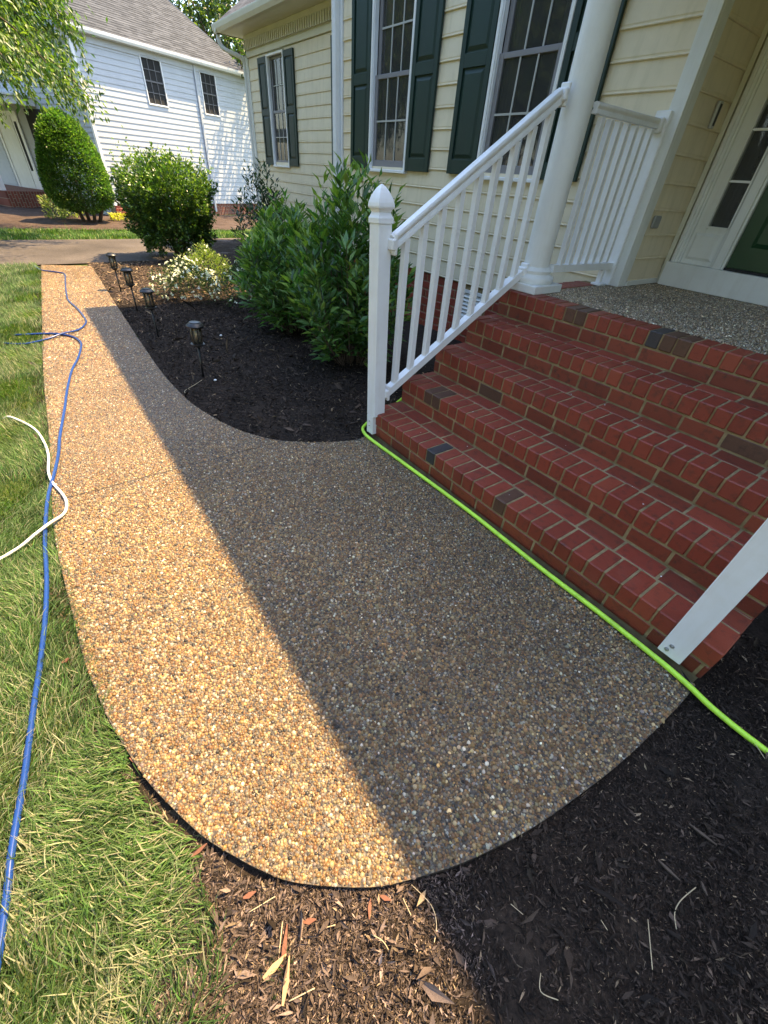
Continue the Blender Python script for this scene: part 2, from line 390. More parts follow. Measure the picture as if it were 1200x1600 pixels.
def pebble_mesh(name, P, z, size, mt, lod, pal=PAL, parent=None, seed=1):
    r = np.random.default_rng(seed); n = len(P)
    pc = np.array([c for c, w in pal]); pw = np.array([w for c, w in pal]); pw = pw/pw.sum()
    C_ = pc[r.choice(len(pc), n, p=pw)]*np.exp(r.normal(-.37, .38, (n, 1)))*r.uniform(.93, 1.07, (n, 3))*(1. if lod == 0 else .86)*np.array([1.06, .98, .86])
    fx = np.sin(P[:, 0]*2.1+np.sin(P[:, 1]*3.3)*1.4)*np.sin(P[:, 1]*2.9-np.sin(P[:, 0]*1.7)*1.6)+.5*np.sin(P[:, 0]*7.3+P[:, 1]*5.1)*np.sin(P[:, 1]*9.1-P[:, 0]*4.3); C_ = C_*(1+.13*fx)[:, None]
    s = size*np.exp(r.normal(0, .28, n)); s = np.clip(s, size*.5, size*1.9)
    el = r.uniform(.68, 1.0, n); ang = r.uniform(0, np.pi, n); k = 7 if lod == 0 else 5
    th = np.arange(k)/k*2*np.pi
    if lod == 0:
        rad = np.concatenate([[0], np.full(k, .68), np.full(k, 1.)]); hh = np.concatenate([[1.], np.full(k, .74), np.full(k, -.15)])
        tt = np.concatenate([[0], th, th])
        F = [(0, 1+i, 1+(i+1) % k) for i in range(k)]
        for i in range(k):
            j = (i+1) % k; F += [(1+i, 1+k+i, 1+k+j), (1+i, 1+k+j, 1+j)]
    else:
        rad = np.concatenate([[0], np.full(k, 1.)]); hh = np.concatenate([[1.], np.full(k, -.1)]); tt = np.concatenate([[0], th])
        F = [(0, 1+i, 1+(i+1) % k) for i in range(k)]
    F = np.array(F); kk = len(rad)
    rj = rad[None]*(1+r.normal(0, .09, (n, kk))*(rad[None] > 0))
    lx = rj*np.cos(tt)*s[:, None]; ly = rj*np.sin(tt)*s[:, None]*el[:, None]
    ca, sa = np.cos(ang)[:, None], np.sin(ang)[:, None]
    hz = s*r.uniform(.55, 1.0, n)
    tilt = r.normal(0, .15, (n, 2))
    V = np.empty((n, kk, 3)); V[..., 0] = P[:, 0:1]+lx*ca-ly*sa; V[..., 1] = P[:, 1:2]+lx*sa+ly*ca
    V[..., 2] = z+hh[None]*hz[:, None]+lx*tilt[:, 0:1]+ly*tilt[:, 1:2]
    FF = (F[None]+(np.arange(n)*kk)[:, None, None]).reshape(-1, 3)
    CC = np.repeat(C_, kk, 0)
    return bigobj(name, V.reshape(-1, 3), FF, mt, CC, True, parent, kind='stuff')
def hexpts(x0, x1, y0, y1, pitch, r, j=.30):
    nx = int((x1-x0)/pitch); ny = int((y1-y0)/(pitch*.866))
    gx, gy = np.meshgrid(np.arange(nx), np.arange(ny)); X = x0+(gx+.5*(gy % 2))*pitch; Y = y0+gy*pitch*.866
    P = np.stack([X.ravel(), Y.ravel()], 1); return P+r.normal(0, j*pitch, P.shape)*.75
def joints_ok(P): return np.min(np.abs(P[:, 0:1]-np.array(JX[1:-1])[None]), 1) > .0075
r1 = np.random.default_rng(3)
P = hexpts(-2.6, 2.3, -2.1, 0, .0095, r1); P = P[offset_in(P, .003) & joints_ok(P)]
nearp = P[:, 0]+r1.normal(0, .35, len(P)) > -.5
pebble_mesh('pebble_surface', P[nearp], -.004, .0050, M['pebble'], 0, parent=walk, seed=1)
pebble_mesh('pebble_surface', P[~nearp], -.004, .0051, M['pebble'], 1, parent=walk, seed=2)
P = hexpts(-7.9, -2.6, -2.1, -.8, .012, r1); P = P[offset_in(P, .003) & (np.min(np.abs(P[:, 0:1]-np.array(JX[1:-1])[None]), 1) > .011)]
pebble_mesh('pebble_surface', P, -.004, .0070, M['pebble'], 1, parent=walk, seed=4)
# mulch beds: gridded, gently uneven
def bed(name, poly, step, z, mt, amp=.010):
    poly = np.array(poly, float); x0, y0 = poly.min(0); x1, y1 = poly.max(0)
    xs = np.arange(x0, x1+step, step); ys = np.arange(y0, y1+step, step); gx, gy = np.meshgrid(xs, ys)
    h = sum(a*np.sin(gx*fx+gy*fy+ph) for a, fx, fy, ph in ((.5, 5, 3, 0), (.4, -4, 7, 1), (.35, 13, 9, 2), (.3, -17, 11, 3), (.25, 31, -23, 4), (.2, 43, 37, 5)))
    r = np.random.default_rng(5); h = h+r.normal(0, .45, h.shape)
    V = np.stack([gx, gy, z+amp*h*.6], -1).reshape(-1, 3); nx = len(xs); i, j = np.meshgrid(np.arange(nx-1), np.arange(len(ys)-1)); a = (j*nx+i).ravel()
    F = np.stack([a, a+1, a+nx+1, a+nx], 1); c = V[F].mean(1)[:, :2]; F = F[inpoly(c, poly)]
    return bigobj(name, V, F, mt, None, True, kind='structure')
BED_L = [(-8.04, -.92)]+[(x, y+.0) for x, y in WALK_R[::-1]]+[(-.2, .02), (-.2, 2.6), (-4.6, 2.6), (-4.6, 3.7), (-10.9, 3.7), (-10.9, 1.9), (-8.2, 1.2)]
BED_R = [(2.93, -5.5), (2.93, -2.55), (2.4, -2.30), (1.98, -1.90), (1.66, -1.86), (1.60, -1.80), (1.8, -1.6), (2.0, -1.3), (2.15, -.8), (2.2, 0), (2.16, .05), (2.16, 2.5), (6.5, 2.5), (6.5, -5.5)]
bed('mulch_bed', BED_L, .05, -.03, M['mulch']); bed('mulch_bed', BED_R, .035, -.034, M['mulch'], .012)
bed('neighbour_mulch_bed', [(-12.75, -4.5), (-12.7, 6), (-17.6, 6), (-16.2, .9), (-25, -2.2), (-25, -4.5)], .25, -.02, M['nbsoil'], .02)
sheet('soil_edge', [(x, y-.06) for x, y in LC[LC[:, 0] < 1.7]]+[(x, y+.03) for x, y in LC[LC[:, 0] < 1.7][::-1]], -.034, M['mulch'])
# chips
def chips(name, poly, n, z, size, seed, seg=1, pale=.05, avoid=None, keep=None):
    r = np.random.default_rng(seed); poly = np.array(poly, float); a = poly.min(0); b = poly.max(0); P = r.uniform(a, b, (int(n*1.6), 2)); P = P[inpoly(P, poly)][:n]
    if avoid is not None: P = P[~inpoly(P, avoid)]
    if keep is not None: P = P[keep(P)]
    n = len(P); yaw = r.uniform(0, 2*np.pi, n); pit = r.normal(0, .22, n)
    D = np.stack([np.cos(yaw)*np.cos(pit), np.sin(yaw)*np.cos(pit), np.sin(pit)], 1); X, Y, Z = frames(D, r.normal(0, .5, n))
    L = size*np.exp(r.normal(0, .5, n)); Wd = L*r.uniform(.12, .38, n); T = Wd*r.uniform(.2, .5, n)
    tv = np.array([(-.5, -.5, 0), (.5, -.38, 0), (.42, .5, 0), (-.3, .44, 0), (-.2, -.3, 1.), (.25, .32, 1.)], float)
    tf = np.array([(0, 1, 4), (1, 2, 5), (1, 5, 4), (2, 3, 5), (3, 0, 4), (3, 4, 5)])
    V, F = inst(tv, tf, np.column_stack([P, z+r.uniform(-.004, .009, n)]), X, Y, Z, np.stack([Wd, L, T], 1))
    c = np.array([.036, .025, .019])*np.exp(r.normal(0, .5, (n, 1)))
    w = r.random(n); c[w < pale*2.4] = np.array([.13, .085, .055])*r.uniform(.6, 1.3, ((w < pale*2.4).sum(), 1)); c[w < pale*.9] = np.array([.42, .30, .18])*r.uniform(.6, 1.2, ((w < pale*.9).sum(), 1))
    return bigobj(name, V, F, M['chip'], np.repeat(c, 6, 0), False, kind='stuff')
near_r = [(1.6, -1.86), (2.3, -2.3), (3.3, -2.4), (3.3, .5), (2.24, .5), (2.23, -.1), (2.2, -.6), (2.12, -1.1), (1.95, -1.5), (1.7, -1.8)]
chips('mulch_chip', near_r, 70000, -.032, .0052, 11, pale=.045, avoid=POLY)
chips('mulch_chip', near_r, 1800, -.028, .014, 15, pale=.02, avoid=POLY)
chips('mulch_chip', BED_R, 9000, -.030, .0125, 12, avoid=POLY)
chips('mulch_chip', [(-4.9, -1.0), (-.2, -1.05), (-.2, 1.4), (-4.9, 1.4)], 30000, -.026, .016, 13, pale=.03, avoid=POLY)
chips('mulch_chip', [(-8.0, -.9), (-4.9, -.97), (-4.9, 1.6), (-8.0, 1.2)], 11000, -.026, .028, 14, pale=.12, avoid=POLY)
chips('mulch_chip', [(x, y-.10) for x, y in LC[LC[:, 0] < 1.72]]+[(x, y+.03) for x, y in LC[LC[:, 0] < 1.72][::-1]], 9000, -.040, .011, 16, pale=.16, avoid=POLY)
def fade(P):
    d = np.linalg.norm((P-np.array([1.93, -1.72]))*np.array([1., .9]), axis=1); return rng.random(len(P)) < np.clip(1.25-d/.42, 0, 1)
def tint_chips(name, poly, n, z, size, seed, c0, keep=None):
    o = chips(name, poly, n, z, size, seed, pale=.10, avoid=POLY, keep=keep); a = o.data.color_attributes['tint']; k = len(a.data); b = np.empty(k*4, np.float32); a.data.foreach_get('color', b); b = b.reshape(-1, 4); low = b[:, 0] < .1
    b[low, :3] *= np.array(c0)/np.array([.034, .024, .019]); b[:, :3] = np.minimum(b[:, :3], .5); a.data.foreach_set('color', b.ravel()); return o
def fibres(poly, n, z, size, seed, c0, keep=None):
    r = np.random.default_rng(seed); poly = np.array(poly, float); P = r.uniform(poly.min(0), poly.max(0), (int(n*1.6), 2)); P = P[inpoly(P, poly)][:n]; P = P[~inpoly(P, POLY)]
    if keep is not None: P = P[keep(P)]
    n = len(P)
    yaw = r.uniform(0, 2*np.pi, n); pit = r.normal(.1, .45, n); D = np.stack([np.cos(yaw)*np.cos(pit), np.sin(yaw)*np.cos(pit), np.sin(pit)], 1); X, Y, Z = frames(D, r.normal(0, .8, n))
    L = size*np.exp(r.normal(0, .6, n)); V, F = inst(np.array([(0, 0, 0), (-.5, .5, .06), (.5, .5, .06), (0, 1, -.05)], float), np.array([(0, 2, 3), (0, 3, 1)]), np.column_stack([P, z+r.uniform(-.003, .010, n)]), X, Y, Z, np.stack([L*r.uniform(.10, .35, n), L, L], 1))
    c = np.array(c0)*np.exp(r.normal(0, .6, (n, 1))); w = r.random(n) < .03; c[w] = np.array([.34, .25, .16])*r.uniform(.4, 1.2, (w.sum(), 1)); bigobj('mulch_fibre', V, F, M['chip'], np.repeat(c, 4, 0), False, kind='stuff')
fibres(near_r, 120000, -.030, .010, 19, (.036, .025, .018)); fibres([(-4.9, -1.0), (-.2, -1.05), (-.2, .9), (-4.9, .9)], 60000, -.025, .016, 20, (.036, .025, .018))
SUN_PALE = [(1.58, -1.84), (2.3, -2.35), (2.60, -2.1), (2.5, -1.2), (2.2, -.9), (2.1, -1.15), (1.95, -1.5), (1.75, -1.75)]  # sun brightness put into chip colour here; also thin mulch over pale soil
tint_chips('sun_pale_mulch_chip', SUN_PALE, 26000, -.028, .0055, 17, (.10, .072, .060), keep=fade)
fibres(SUN_PALE, 170000, -.028, .009, 21, (.11, .080, .067), keep=fade)  # fibres paled for the sun over the same patch
fibres([(x, y-.07) for x, y in LC[LC[:, 0] < 1.75]]+[(x, y+.03) for x, y in LC[LC[:, 0] < 1.75][::-1]], 40000, -.034, .012, 22, (.075, .055, .036))
tint_chips('sun_pale_mulch_chip', [(-8.0, -.9), (-5.0, -.97), (-5.0, 1.2), (-8.0, 1.2)], 9000, -.022, .022, 18, (.075, .050, .040))  # sunlit end of the left bed, sun again put into the chip colour
# straw and twigs, each its own thing
def wisp(pts, r_, col, label, cat='twig', name='twig', group=None):
    mt = M['straw'] if col == 'straw' else M['bark']
    o = MB().tube(catmull(pts, 5), r_, 5).build(name, mt, smooth=True); return tag(o, label, cat, group)
M['straw'] = paint('straw', (.50, .40, .25), .8, .2)
M['woodsplit'] = paint('split_wood', (.42, .27, .14), .8, .25, 60, .4, (.25, .15, .08), .6)
M['barkred'] = paint('red_bark', (.16, .065, .038), .85, .3, 60, .4, (.06, .03, .02), .6)
# ------------------------------------------------------------------ lawn
GP = [(-8.02, -9), (-8.02, -1.66), (-7.82, -1.66)]+[(x, y+(.013 if x < 1.25 else -.02)-.008*math.sin(x*19)) for x, y in LC[(LC[:, 0] > -7.8) & (LC[:, 0] < 1.62)]]+[(1.66, -1.85), (1.80, -1.83), (1.90, -1.88), (2.02, -1.93), (2.25, -2.1), (2.9, -2.45), (2.9, -9)]
GP = np.array(GP)
def clump(P): return .5+.5*np.sin(P[:, 0]*7.1+np.sin(P[:, 1]*5.3)*2)*np.sin(P[:, 1]*8.7+np.sin(P[:, 0]*3.9)*2)
def blades(name, poly, box, dens, Lm, Wm, seed, z=-.040, seg=2, lay=.75):
    r = np.random.default_rng(seed); n = int(dens*(box[1]-box[0])*(box[3]-box[2])); P = np.stack([r.uniform(box[0], box[1], n), r.uniform(box[2], box[3], n)], 1)
    P = P[inpoly(P, poly)]; P = P[r.random(len(P)) < .62+.38*clump(P)]; n = len(P)
    fl = np.sin(P[:, 0]*4.1+P[:, 1]*2.3)*1.3+np.sin(P[:, 1]*6.7-P[:, 0]*3.1)*1.1+np.sin(P[:, 0]*11+P[:, 1]*9)*.7
    yaw = fl+r.normal(0, .75, n)+2.6; L = Lm*np.exp(r.normal(0, .28, n)); Wd = Wm*r.uniform(.7, 1.3, n)
    out = np.stack([np.cos(yaw), np.sin(yaw), 0*yaw], 1); side = np.stack([-np.sin(yaw), np.cos(yaw), 0*yaw], 1)
    lean = np.clip(r.normal(lay, .22, n), .1, 1.25)
    a0 = lean*.45; V = []; cur = np.column_stack([P, np.full(n, z)]); ang = a0
    rows = [(cur, 1.)]
    for i in range(seg):
        step = L/seg; cur = cur+(out*np.sin(ang)[:, None]+np.array([0, 0, 1.])*np.cos(ang)[:, None])*step[:, None]; ang = np.minimum(ang+lean*(1.25/seg), 1.75)
        rows.append((cur, (1-(i+1)/seg)**.6))
    tw = side*np.cos(r.normal(0, .6, n))[:, None]+np.array([0, 0, 1.])*np.sin(r.normal(0, .5, n))[:, None]
    k = 2*seg+1; VV = np.empty((n, k, 3))
    for i, (c, w) in enumerate(rows[:-1]):
        VV[:, 2*i] = c-tw*(Wd*w/2)[:, None]; VV[:, 2*i+1] = c+tw*(Wd*w/2)[:, None]
    VV[:, -1] = rows[-1][0]; VV[..., 2] = np.maximum(VV[..., 2], z-.002)
    F = []
    for i in range(seg-1): F += [(2*i, 2*i+1, 2*i+3), (2*i, 2*i+3, 2*i+2)]
    F.append((2*seg-2, 2*seg-1, 2*seg)); F = np.array(F); FF = (F[None]+(np.arange(n)*k)[:, None, None]).reshape(-1, 3)
    g = np.array([[.064, .120, .030]])*np.exp(r.normal(0, .38, (n, 1)))*np.array([1., 1., 1.])*r.uniform(.9, 1.1, (n, 3))
    g = g*(1+.55*(clump(P*1.7)[:, None]-.5)); w = r.random(n)+.12*(clump(P*.6+3)-.5)-.32*np.exp(-((P[:, 0]-1.45)**2/.03+(P[:, 1]+2.25)**2/.008))-.22*np.exp(-((P[:, 0]-1.78)**2/.02+(P[:, 1]+2.08)**2/.006))-.2*np.exp(-((P[:, 0]-.9)**2/.05+(P[:, 1]+2.3)**2/.01))-.10*(clump(P*.45+1) > .75)
    g[w < .20] = np.array([.17, .235, .10])*r.uniform(.8, 1.2, ((w < .20).sum(), 1)); d = w < .10; g[d] = np.array([.34, .33, .21])*r.uniform(.6, 1.2, (d.sum(), 1))
    return VV.reshape(-1, 3), FF, np.repeat(g, k, 0)
parts = [blades('g', GP, (-.6, 2.6, -3.0, -1.80), 30000, .058, .0038, 21, seg=3, lay=.95), blades('g', GP, (-3.2, -.6, -3.4, -1.9), 15000, .058, .0042, 22, seg=2, lay=.9),
         blades('g', GP, (-8.05, -3.2, -3.6, -1.6), 6500, .062, .007, 23, seg=2, lay=.8), blades('g', GP, (-8.05, 2.9, -6.5, -3.3), 1400, .07, .012, 24, seg=2),
         blades('g', GP, (-.6, 2.9, -3.3, -3.0), 6000, .06, .005, 28, seg=2)]
V = np.vstack([p[0] for p in parts]); off = np.cumsum([0]+[len(p[0]) for p in parts[:-1]]); F = np.vstack([p[1]+o for p, o in zip(parts, off)])
lawn = bigobj('lawn_grass', V, F, M['grass'], np.vstack([p[2] for p in parts]), False, kind='stuff')
tag(lawn, 'sunlit matted green lawn with dry straw patches left of the walkway', 'grass')
NBG = np.array([(-11.12, -6), (-11.2, 7), (-12.8, 7), (-12.75, -1.5), (-13.0, -2.6), (-13.2, -6)])
v, f, c = blades('g', NBG, (-13.3, -11.1, -6, 7), 1500, .07, .016, 25, z=-.05, seg=2, lay=.5)
c = c*np.array([1.0, 1.15, .8]); tag(bigobj('verge_grass', v, f, M['grass'], c, False, kind='stuff'), 'bright green grass strip beyond the driveway', 'grass')
# weeds tuft at the mulch edge, grass overlapping soil edge
v, f, c = blades('g', np.array([(1.93, -1.80), (2.0, -1.80), (2.0, -1.72), (1.93, -1.72)]), (1.93, 2.0, -1.80, -1.72), 9000, .05, .003, 26, z=-.04, seg=2, lay=.5)
tag(bigobj('grass_tuft', v, f, M['grass'], c), 'small grass tuft growing alone in the mulch below the walkway curve', 'weed')
# ------------------------------------------------------------------ brick steps
R_, T_ = .1842, .3025; PIT = .085; MO = .0086; XL, XR = -.245, 2.215
steps = empty('brick_steps', (0, 0, 0), 'five red brick steps rising from the walkway to the porch', 'steps')
BM = {}
def brick(parent, x0, x1, y0, y1, z0, z1, rnd=random, dark=None, wob=.0012, name='brick'):
    dims = (round(x1-x0, 3), round(y1-y0, 3), round(z1-z0, 3)); key = (*dims, dark)
    if key not in BM:
        a, b, c = [d/2 for d in dims]; mb = MB().box(-a, a, -b, b, -c, c, .0052)
        BM[key] = mb.mesh('brick', M[dark or 'brick'])
    o = bpy.data.objects.new(name, BM[key]); link(o, parent)
    o.location = ((x0+x1)/2+rnd.uniform(-wob, wob), (y0+y1)/2+rnd.uniform(-wob, wob), (z0+z1)/2+rnd.uniform(-wob, wob))
    o.rotation_euler = [rnd.uniform(-.006, .006) for _ in range(3)]; return o
core = MB()
for s in range(5):
    y0 = s*T_; z0 = s*R_
    core.box(XL+.006, XR-.006, y0+.006, 2.36 if s < 4 else 2.355, z0-.02 if s else -.06, z0+R_-.0045)
core.build('mortar', M['mortar'], steps)
dark1 = {(0, 8): 'brickblack', (1, 3): 'brickdark', (1, 4): 'brickdark', (4, 7): 'brickdark', (4, 8): 'brickdark', (4, 14): 'brickblack', (4, 15): 'brickdark', (4, 16): 'brickdark', (0, 15): 'brickdark'}
for s in range(5):
    y0 = s*T_; z0 = s*R_; sh = .0 if s else -.008; k = 0
    n = 29
    for k in range(n):
        x0 = XL+k*PIT+sh+MO/2; x1 = x0+PIT-MO
        if k == 0: x0 = XL
        if k == n-1: x1 = XR
        brick(steps, x0, x1, y0, y0+.1705, z0+.0935, z0+R_, dark=dark1.get((s, k)) or ('brickdark' if random.random() < .012 else None))
    ph = .214*[.40, .75, .30, .82, .55][s]; x = XL
    nx = XL+ph
    while x < XR-.02:
        e = min(nx-MO, XR)
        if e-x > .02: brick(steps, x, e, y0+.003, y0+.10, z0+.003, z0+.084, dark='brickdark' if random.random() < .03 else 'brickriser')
        x = nx; nx += .214
    if s < 4:
        ph = .214*[.85, .35, .9, .45][s]; x = XL; nx = XL+ph
        while x < XR-.02:
            e = min(nx-MO, XR)
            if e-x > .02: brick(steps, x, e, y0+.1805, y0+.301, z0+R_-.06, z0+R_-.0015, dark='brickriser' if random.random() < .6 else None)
            x = nx; nx += .214
side = MB()
for s in range(5):
    for c_, (za, zb) in enumerate(((.003, .084), (.0935, R_-.001))):
        y = s*T_+(.105 if c_ == 0 else .305); 
        while y < 2.3: side.box(XR-.1, XR, y, min(y+.2045, 2.34), s*R_+za, s*R_+zb, .004); y += .214
tag(side.build('side_brick', M['brick'], steps), kind='stuff')
# porch floor
porch = empty('porch_floor', (0, 0, 0)); porch['kind'] = 'structure'
MB().box(-.06, 3.2, 1.395, 3.10, .72, .9165).build('slab', M['aggp'], porch)
for k in range(10):
    brick(porch, XL, XL+.172, 1.40+k*PIT+MO/2, 1.40+(k+1)*PIT-MO/2, .835, .9205)
MB().box(XL+.004, XL+.176, 1.395, 2.36, .73, .913).build('mortar', M['mortar'], porch)
P = hexpts(-.05, 2.4, 1.40, 3.06, .0105, r1)
pebble_mesh('pebble_surface', P, .9165, .0058, M['pebble'], 1, parent=porch, seed=6,
            pal=[(tuple(x*k for x in c), w) for (c, w), k in zip([((.31, .25, .17), .20), ((.23, .165, .10), .17), ((.38, .32, .23), .14), ((.48, .45, .38), .10), ((.15, .11, .08), .14), ((.24, .23, .21), .12), ((.22, .17, .11), .05), ((.06, .055, .05), .04), ((.14, .13, .12), .04)], (2.3,)*9)])
# ------------------------------------------------------------------ yellow house
house = empty('yellow_house', (-4, 2.39, 0), 'cream clapboard house with dark green shutters behind the hedge', 'house')
HO = Vector(house.location)
def hb(mb, name, mt, parent=house, **k):
    # builds in world coordinates, parented to house (or its part)
    off = HO
    mb.xf(lambda p: (p[0]-off.x, p[1]-off.y, p[2]-off.z)); return mb.build(name, mt, parent, **k)
EXP = .1692; Z0 = 1.6285
def board(mb, a, b, z, h, axis, off, out, clipz=None):
    """clapboard with a bead; axis 'x': from x=a..b on plane y=off, facing out sign"""
    z1 = z+h
    prof = [(0.004, z+.0), (.016, z+.001), (.0185, z+.006), (.016, z+.011), (.0115, z+.013), (.0115, z+.022), (.0135, z+.026), (.003, z1+.004), (-.012, z1+.004), (-.012, z)]
    n = len(prof); vv = []
    for t in (a, b):
        for d, zz in prof:
            if axis == 'x': vv.append((t, off+out*d, zz))
            elif axis == 'y': vv.append((off+out*d, t, zz))
    F = [(i, (i+1) % n, n+(i+1) % n, n+i) for i in range(n)]+[tuple(range(n))[::-1], tuple(range(n, 2*n))]
    mb.add(vv, F)
def clad(parent, a, b, z0, z1, axis, off, out, mt, holes=(), exp=EXP, zref=Z0, HOx=None):
    k0 = math.floor((z0-zref)/exp)-1; z = zref+k0*exp
    while z < z1-.02:
        if z+exp > z0+.02:
            segs = [(a, b)]
            for (ha, hb_, hz0, hz1) in holes:
                if z+exp*.5 > hz0 and z+exp*.5 < hz1:
                    segs = [q for s0, s1 in segs for q in ((s0, min(s1, ha)), (max(s0, hb_), s1)) if q[1]-q[0] > .01]
            sp = []
            for s0, s1 in segs:
                if s1-s0 > 1.6 and axis == 'x':
                    c = s0+(s1-s0)*(.25+.5*((k0*.618+z*7.3) % 1)); sp += [(s0, c-.0012), (c+.0012, s1)]
                else: sp.append((s0, s1))
            for s0, s1 in sp:
                mb = MB(); board(mb, s0, s1, z, exp, axis, off, out); hb(mb, 'siding_board', mt, parent)
        z += exp
WIN_Z = (1.575, 3.285)
def window(parent, x0, Y, z0, z1, w=.80, shutters='LR', shw=.42):
    x1 = x0+w; mb = MB(); t = .035
    mb.box(x0, x0+t, Y-.045, Y+.02, z0+.03, z1, .004).box(x1-t, x1, Y-.045, Y+.02, z0+.03, z1, .004).box(x0+t, x1-t, Y-.045, Y+.02, z1-t, z1, .004)
    mb.box(x0-.005, x1+.005, Y-.06, Y+.02, z0, z0+.03, .004)
    mb.box(x0+t, x0+t+.012, Y-.030, Y+.02, z0+.03, z1-t).box(x1-t-.012, x1-t, Y-.030, Y+.02, z0+.03, z1-t)
    wf = hb(mb, 'window', M['white'], parent)
    a, b = x0+t+.012, x1-t-.012; zm = 2.45 if z0 < 2 else (z0+z1)/2; s = .055
    for (za, zb, yy) in ((z0+.03, zm+.02, Y+.0), (zm-.02, z1-t, Y+.03)):
        mb = MB(); bot = .09 if za < zm-.1 else .04
        mb.box(a, a+s, yy, yy+.025, za, zb, .003).box(b-s, b, yy, yy+.025, za, zb, .003).box(a+s, b-s, yy, yy+.025, za, za+bot, .003).box(a+s, b-s, yy, yy+.025, zb-.04, zb, .003)
        hb(mb, 'sash', M['sash'], wf)
        ga, gb, gz0, gz1 = a+s, b-s, za+bot, zb-.04
        for i in (1, 2):
            x = ga+(gb-ga)*i/3; hb(MB().box(x-.008, x+.008, yy+.004, yy+.012, gz0, gz1), 'muntin', M['muntin'], wf)
        z = (gz0+gz1)/2; hb(MB().box(ga, gb, yy+.0035, yy+.0115, z-.008, z+.008), 'muntin', M['muntin'], wf)
        for i in range(3):
            for j in range(2):
                xa = ga+(gb-ga)*i/3; xb = ga+(gb-ga)*(i+1)/3; zz = gz0+(gz1-gz0)*j/2; zt = gz0+(gz1-gz0)*(j+1)/2; jit = random.uniform(-.0012, .0012)
                hb(MB().add([(xa, yy+.014+jit, zz), (xb, yy+.014-jit, zz), (xb, yy+.014, zt), (xa, yy+.014+jit, zt)], [(0, 1, 2, 3)]), 'pane', M['glass'], wf)
    # room recess behind the opening and curtains
    mb = MB(); c = [(x0+.01, Y+.02, z0), (x1-.01, Y+.02, z0), (x1-.01, Y+.02, z1), (x0+.01, Y+.02, z1)]; d = [(x, Y+.62, z) for x, y, z in c]
    hb(mb.add(c+d, [(0, 1, 5, 4), (1, 2, 6, 5), (2, 3, 7, 6), (3, 0, 4, 7), (4, 5, 6, 7)]), 'reveal', M['dark'], wf)
    for side_ in (0, 1):
        vv = []; N = 22; cw = .17
        for i in range(N+1):
            t_ = i/N; x = (x0+.05+cw*t_) if side_ == 0 else (x1-.05-cw*t_); y = Y+.12+.018*math.sin(t_*28+x0)
            vv += [(x, y, z0+.05), (x+(.03 if side_ else -.03)*0, y, z1-.05)]
        hb(MB().add(vv, [(2*i, 2*i+2, 2*i+3, 2*i+1) for i in range(N)]), 'curtain', M['curtain'], wf)
    for sd_ in shutters:
        sx = x0-shw-.008 if sd_ == 'L' else x1+.008
        mb = MB().box(sx, sx+shw, Y-.030, Y-.019, z0+.03, z1-.02, .002)
        st = .06
        for (xa, xb, za, zb) in ((sx, sx+st, z0+.03, z1-.02), (sx+shw-st, sx+shw, z0+.03, z1-.02), (sx+st, sx+shw-st, z0+.03, z0+.15), (sx+st, sx+shw-st, z1-.11, z1-.02), (sx+st, sx+shw-st, 2.40, 2.50)):
            mb.box(xa, xb, Y-.048, Y-.0302, za, zb, .003)
        sh = hb(mb, 'shutter', M['green'], parent)
        for (za, zb) in ((z0+.15, 2.40), (2.50, z1-.11)):
            g = .012; xa, xb, za2, zb2 = sx+st+g, sx+shw-st-g, za+g, zb-g; i = .03
            vv = [(xa, Y-.0305, za2), (xb, Y-.0305, za2), (xb, Y-.0305, zb2), (xa, Y-.0305, zb2), (xa+i, Y-.043, za2+i), (xb-i, Y-.043, za2+i), (xb-i, Y-.043, zb2-i), (xa+i, Y-.043, zb2-i)]
            hb(MB().add(vv, [(4, 5, 6, 7), (0, 1, 5, 4), (1, 2, 6, 5), (2, 3, 7, 6), (3, 0, 4, 7)]), 'panel', M['green'], sh)
    return wf
YM, YLs = 2.39, 3.55
Z1M, ZE = 3.60, 3.60
HM = [(-3.85, -3.05, 1.575, 3.285), (-1.86, -1.06, 1.575, 3.285)]
clad(house, -4.52, -.04, .615, Z1M, 'x', YM, -1, M['cream'], HM)
for h in HM: window(house, h[0], YM, h[2], h[3])
HL = [(-9.43, -8.63, 1.545, 3.30), (-6.36, -5.56, 1.545, 3.30)]
clad(house, -10.42, -4.66, .615, 3.33, 'x', YLs, -1, M['cream'], HL)
window(house, -9.43, YLs, 1.545, 3.30); window(house, -6.36, YLs, 1.545, 3.30)
# solid body behind the cladding (upper storey throws the shadow on the walk)
body = MB()
body.box(-4.64, -.0, 3.02, 9.2, 0, 6.0).box(-4.64, -.0, 2.404, 3.02, 3.30, 6.0).box(0, 7.5, 3.12, 9.2, 0, 6.0).box(2.4, 7.5, 2.42, 3.12, 0, 6.0).box(0, 2.4, 2.42, 3.12, 3.5, 6.0)
body.box(-10.40, -4.64, 4.2, 9.0, 0, 3.62).box(-4.64, -4.60, 2.45, 3.02, 0, 3.3)
for a, b in ((-4.60, -3.85), (-3.05, -1.86), (-1.06, .04)): body.box(a+.012, b-.012, 2.404, 3.02, 0, 3.30)
for a, b in ((-3.85, -3.05), (-1.86, -1.06)): body.box(a-.012, b+.012, 2.404, 3.015, 0, 1.57)
for a, b in ((-10.40, -9.43), (-8.63, -6.36), (-5.56, -4.66)): body.box(a, b, 3.565, 4.2, 0, 3.62)
for a, b in ((-9.43, -8.63), (-6.36, -5.56)): body.box(a, b, 3.565, 4.195, 0, 1.54).box(a, b, 3.565, 4.195, 3.30, 3.615)
hb(body, 'wall', M['creamtrim'])
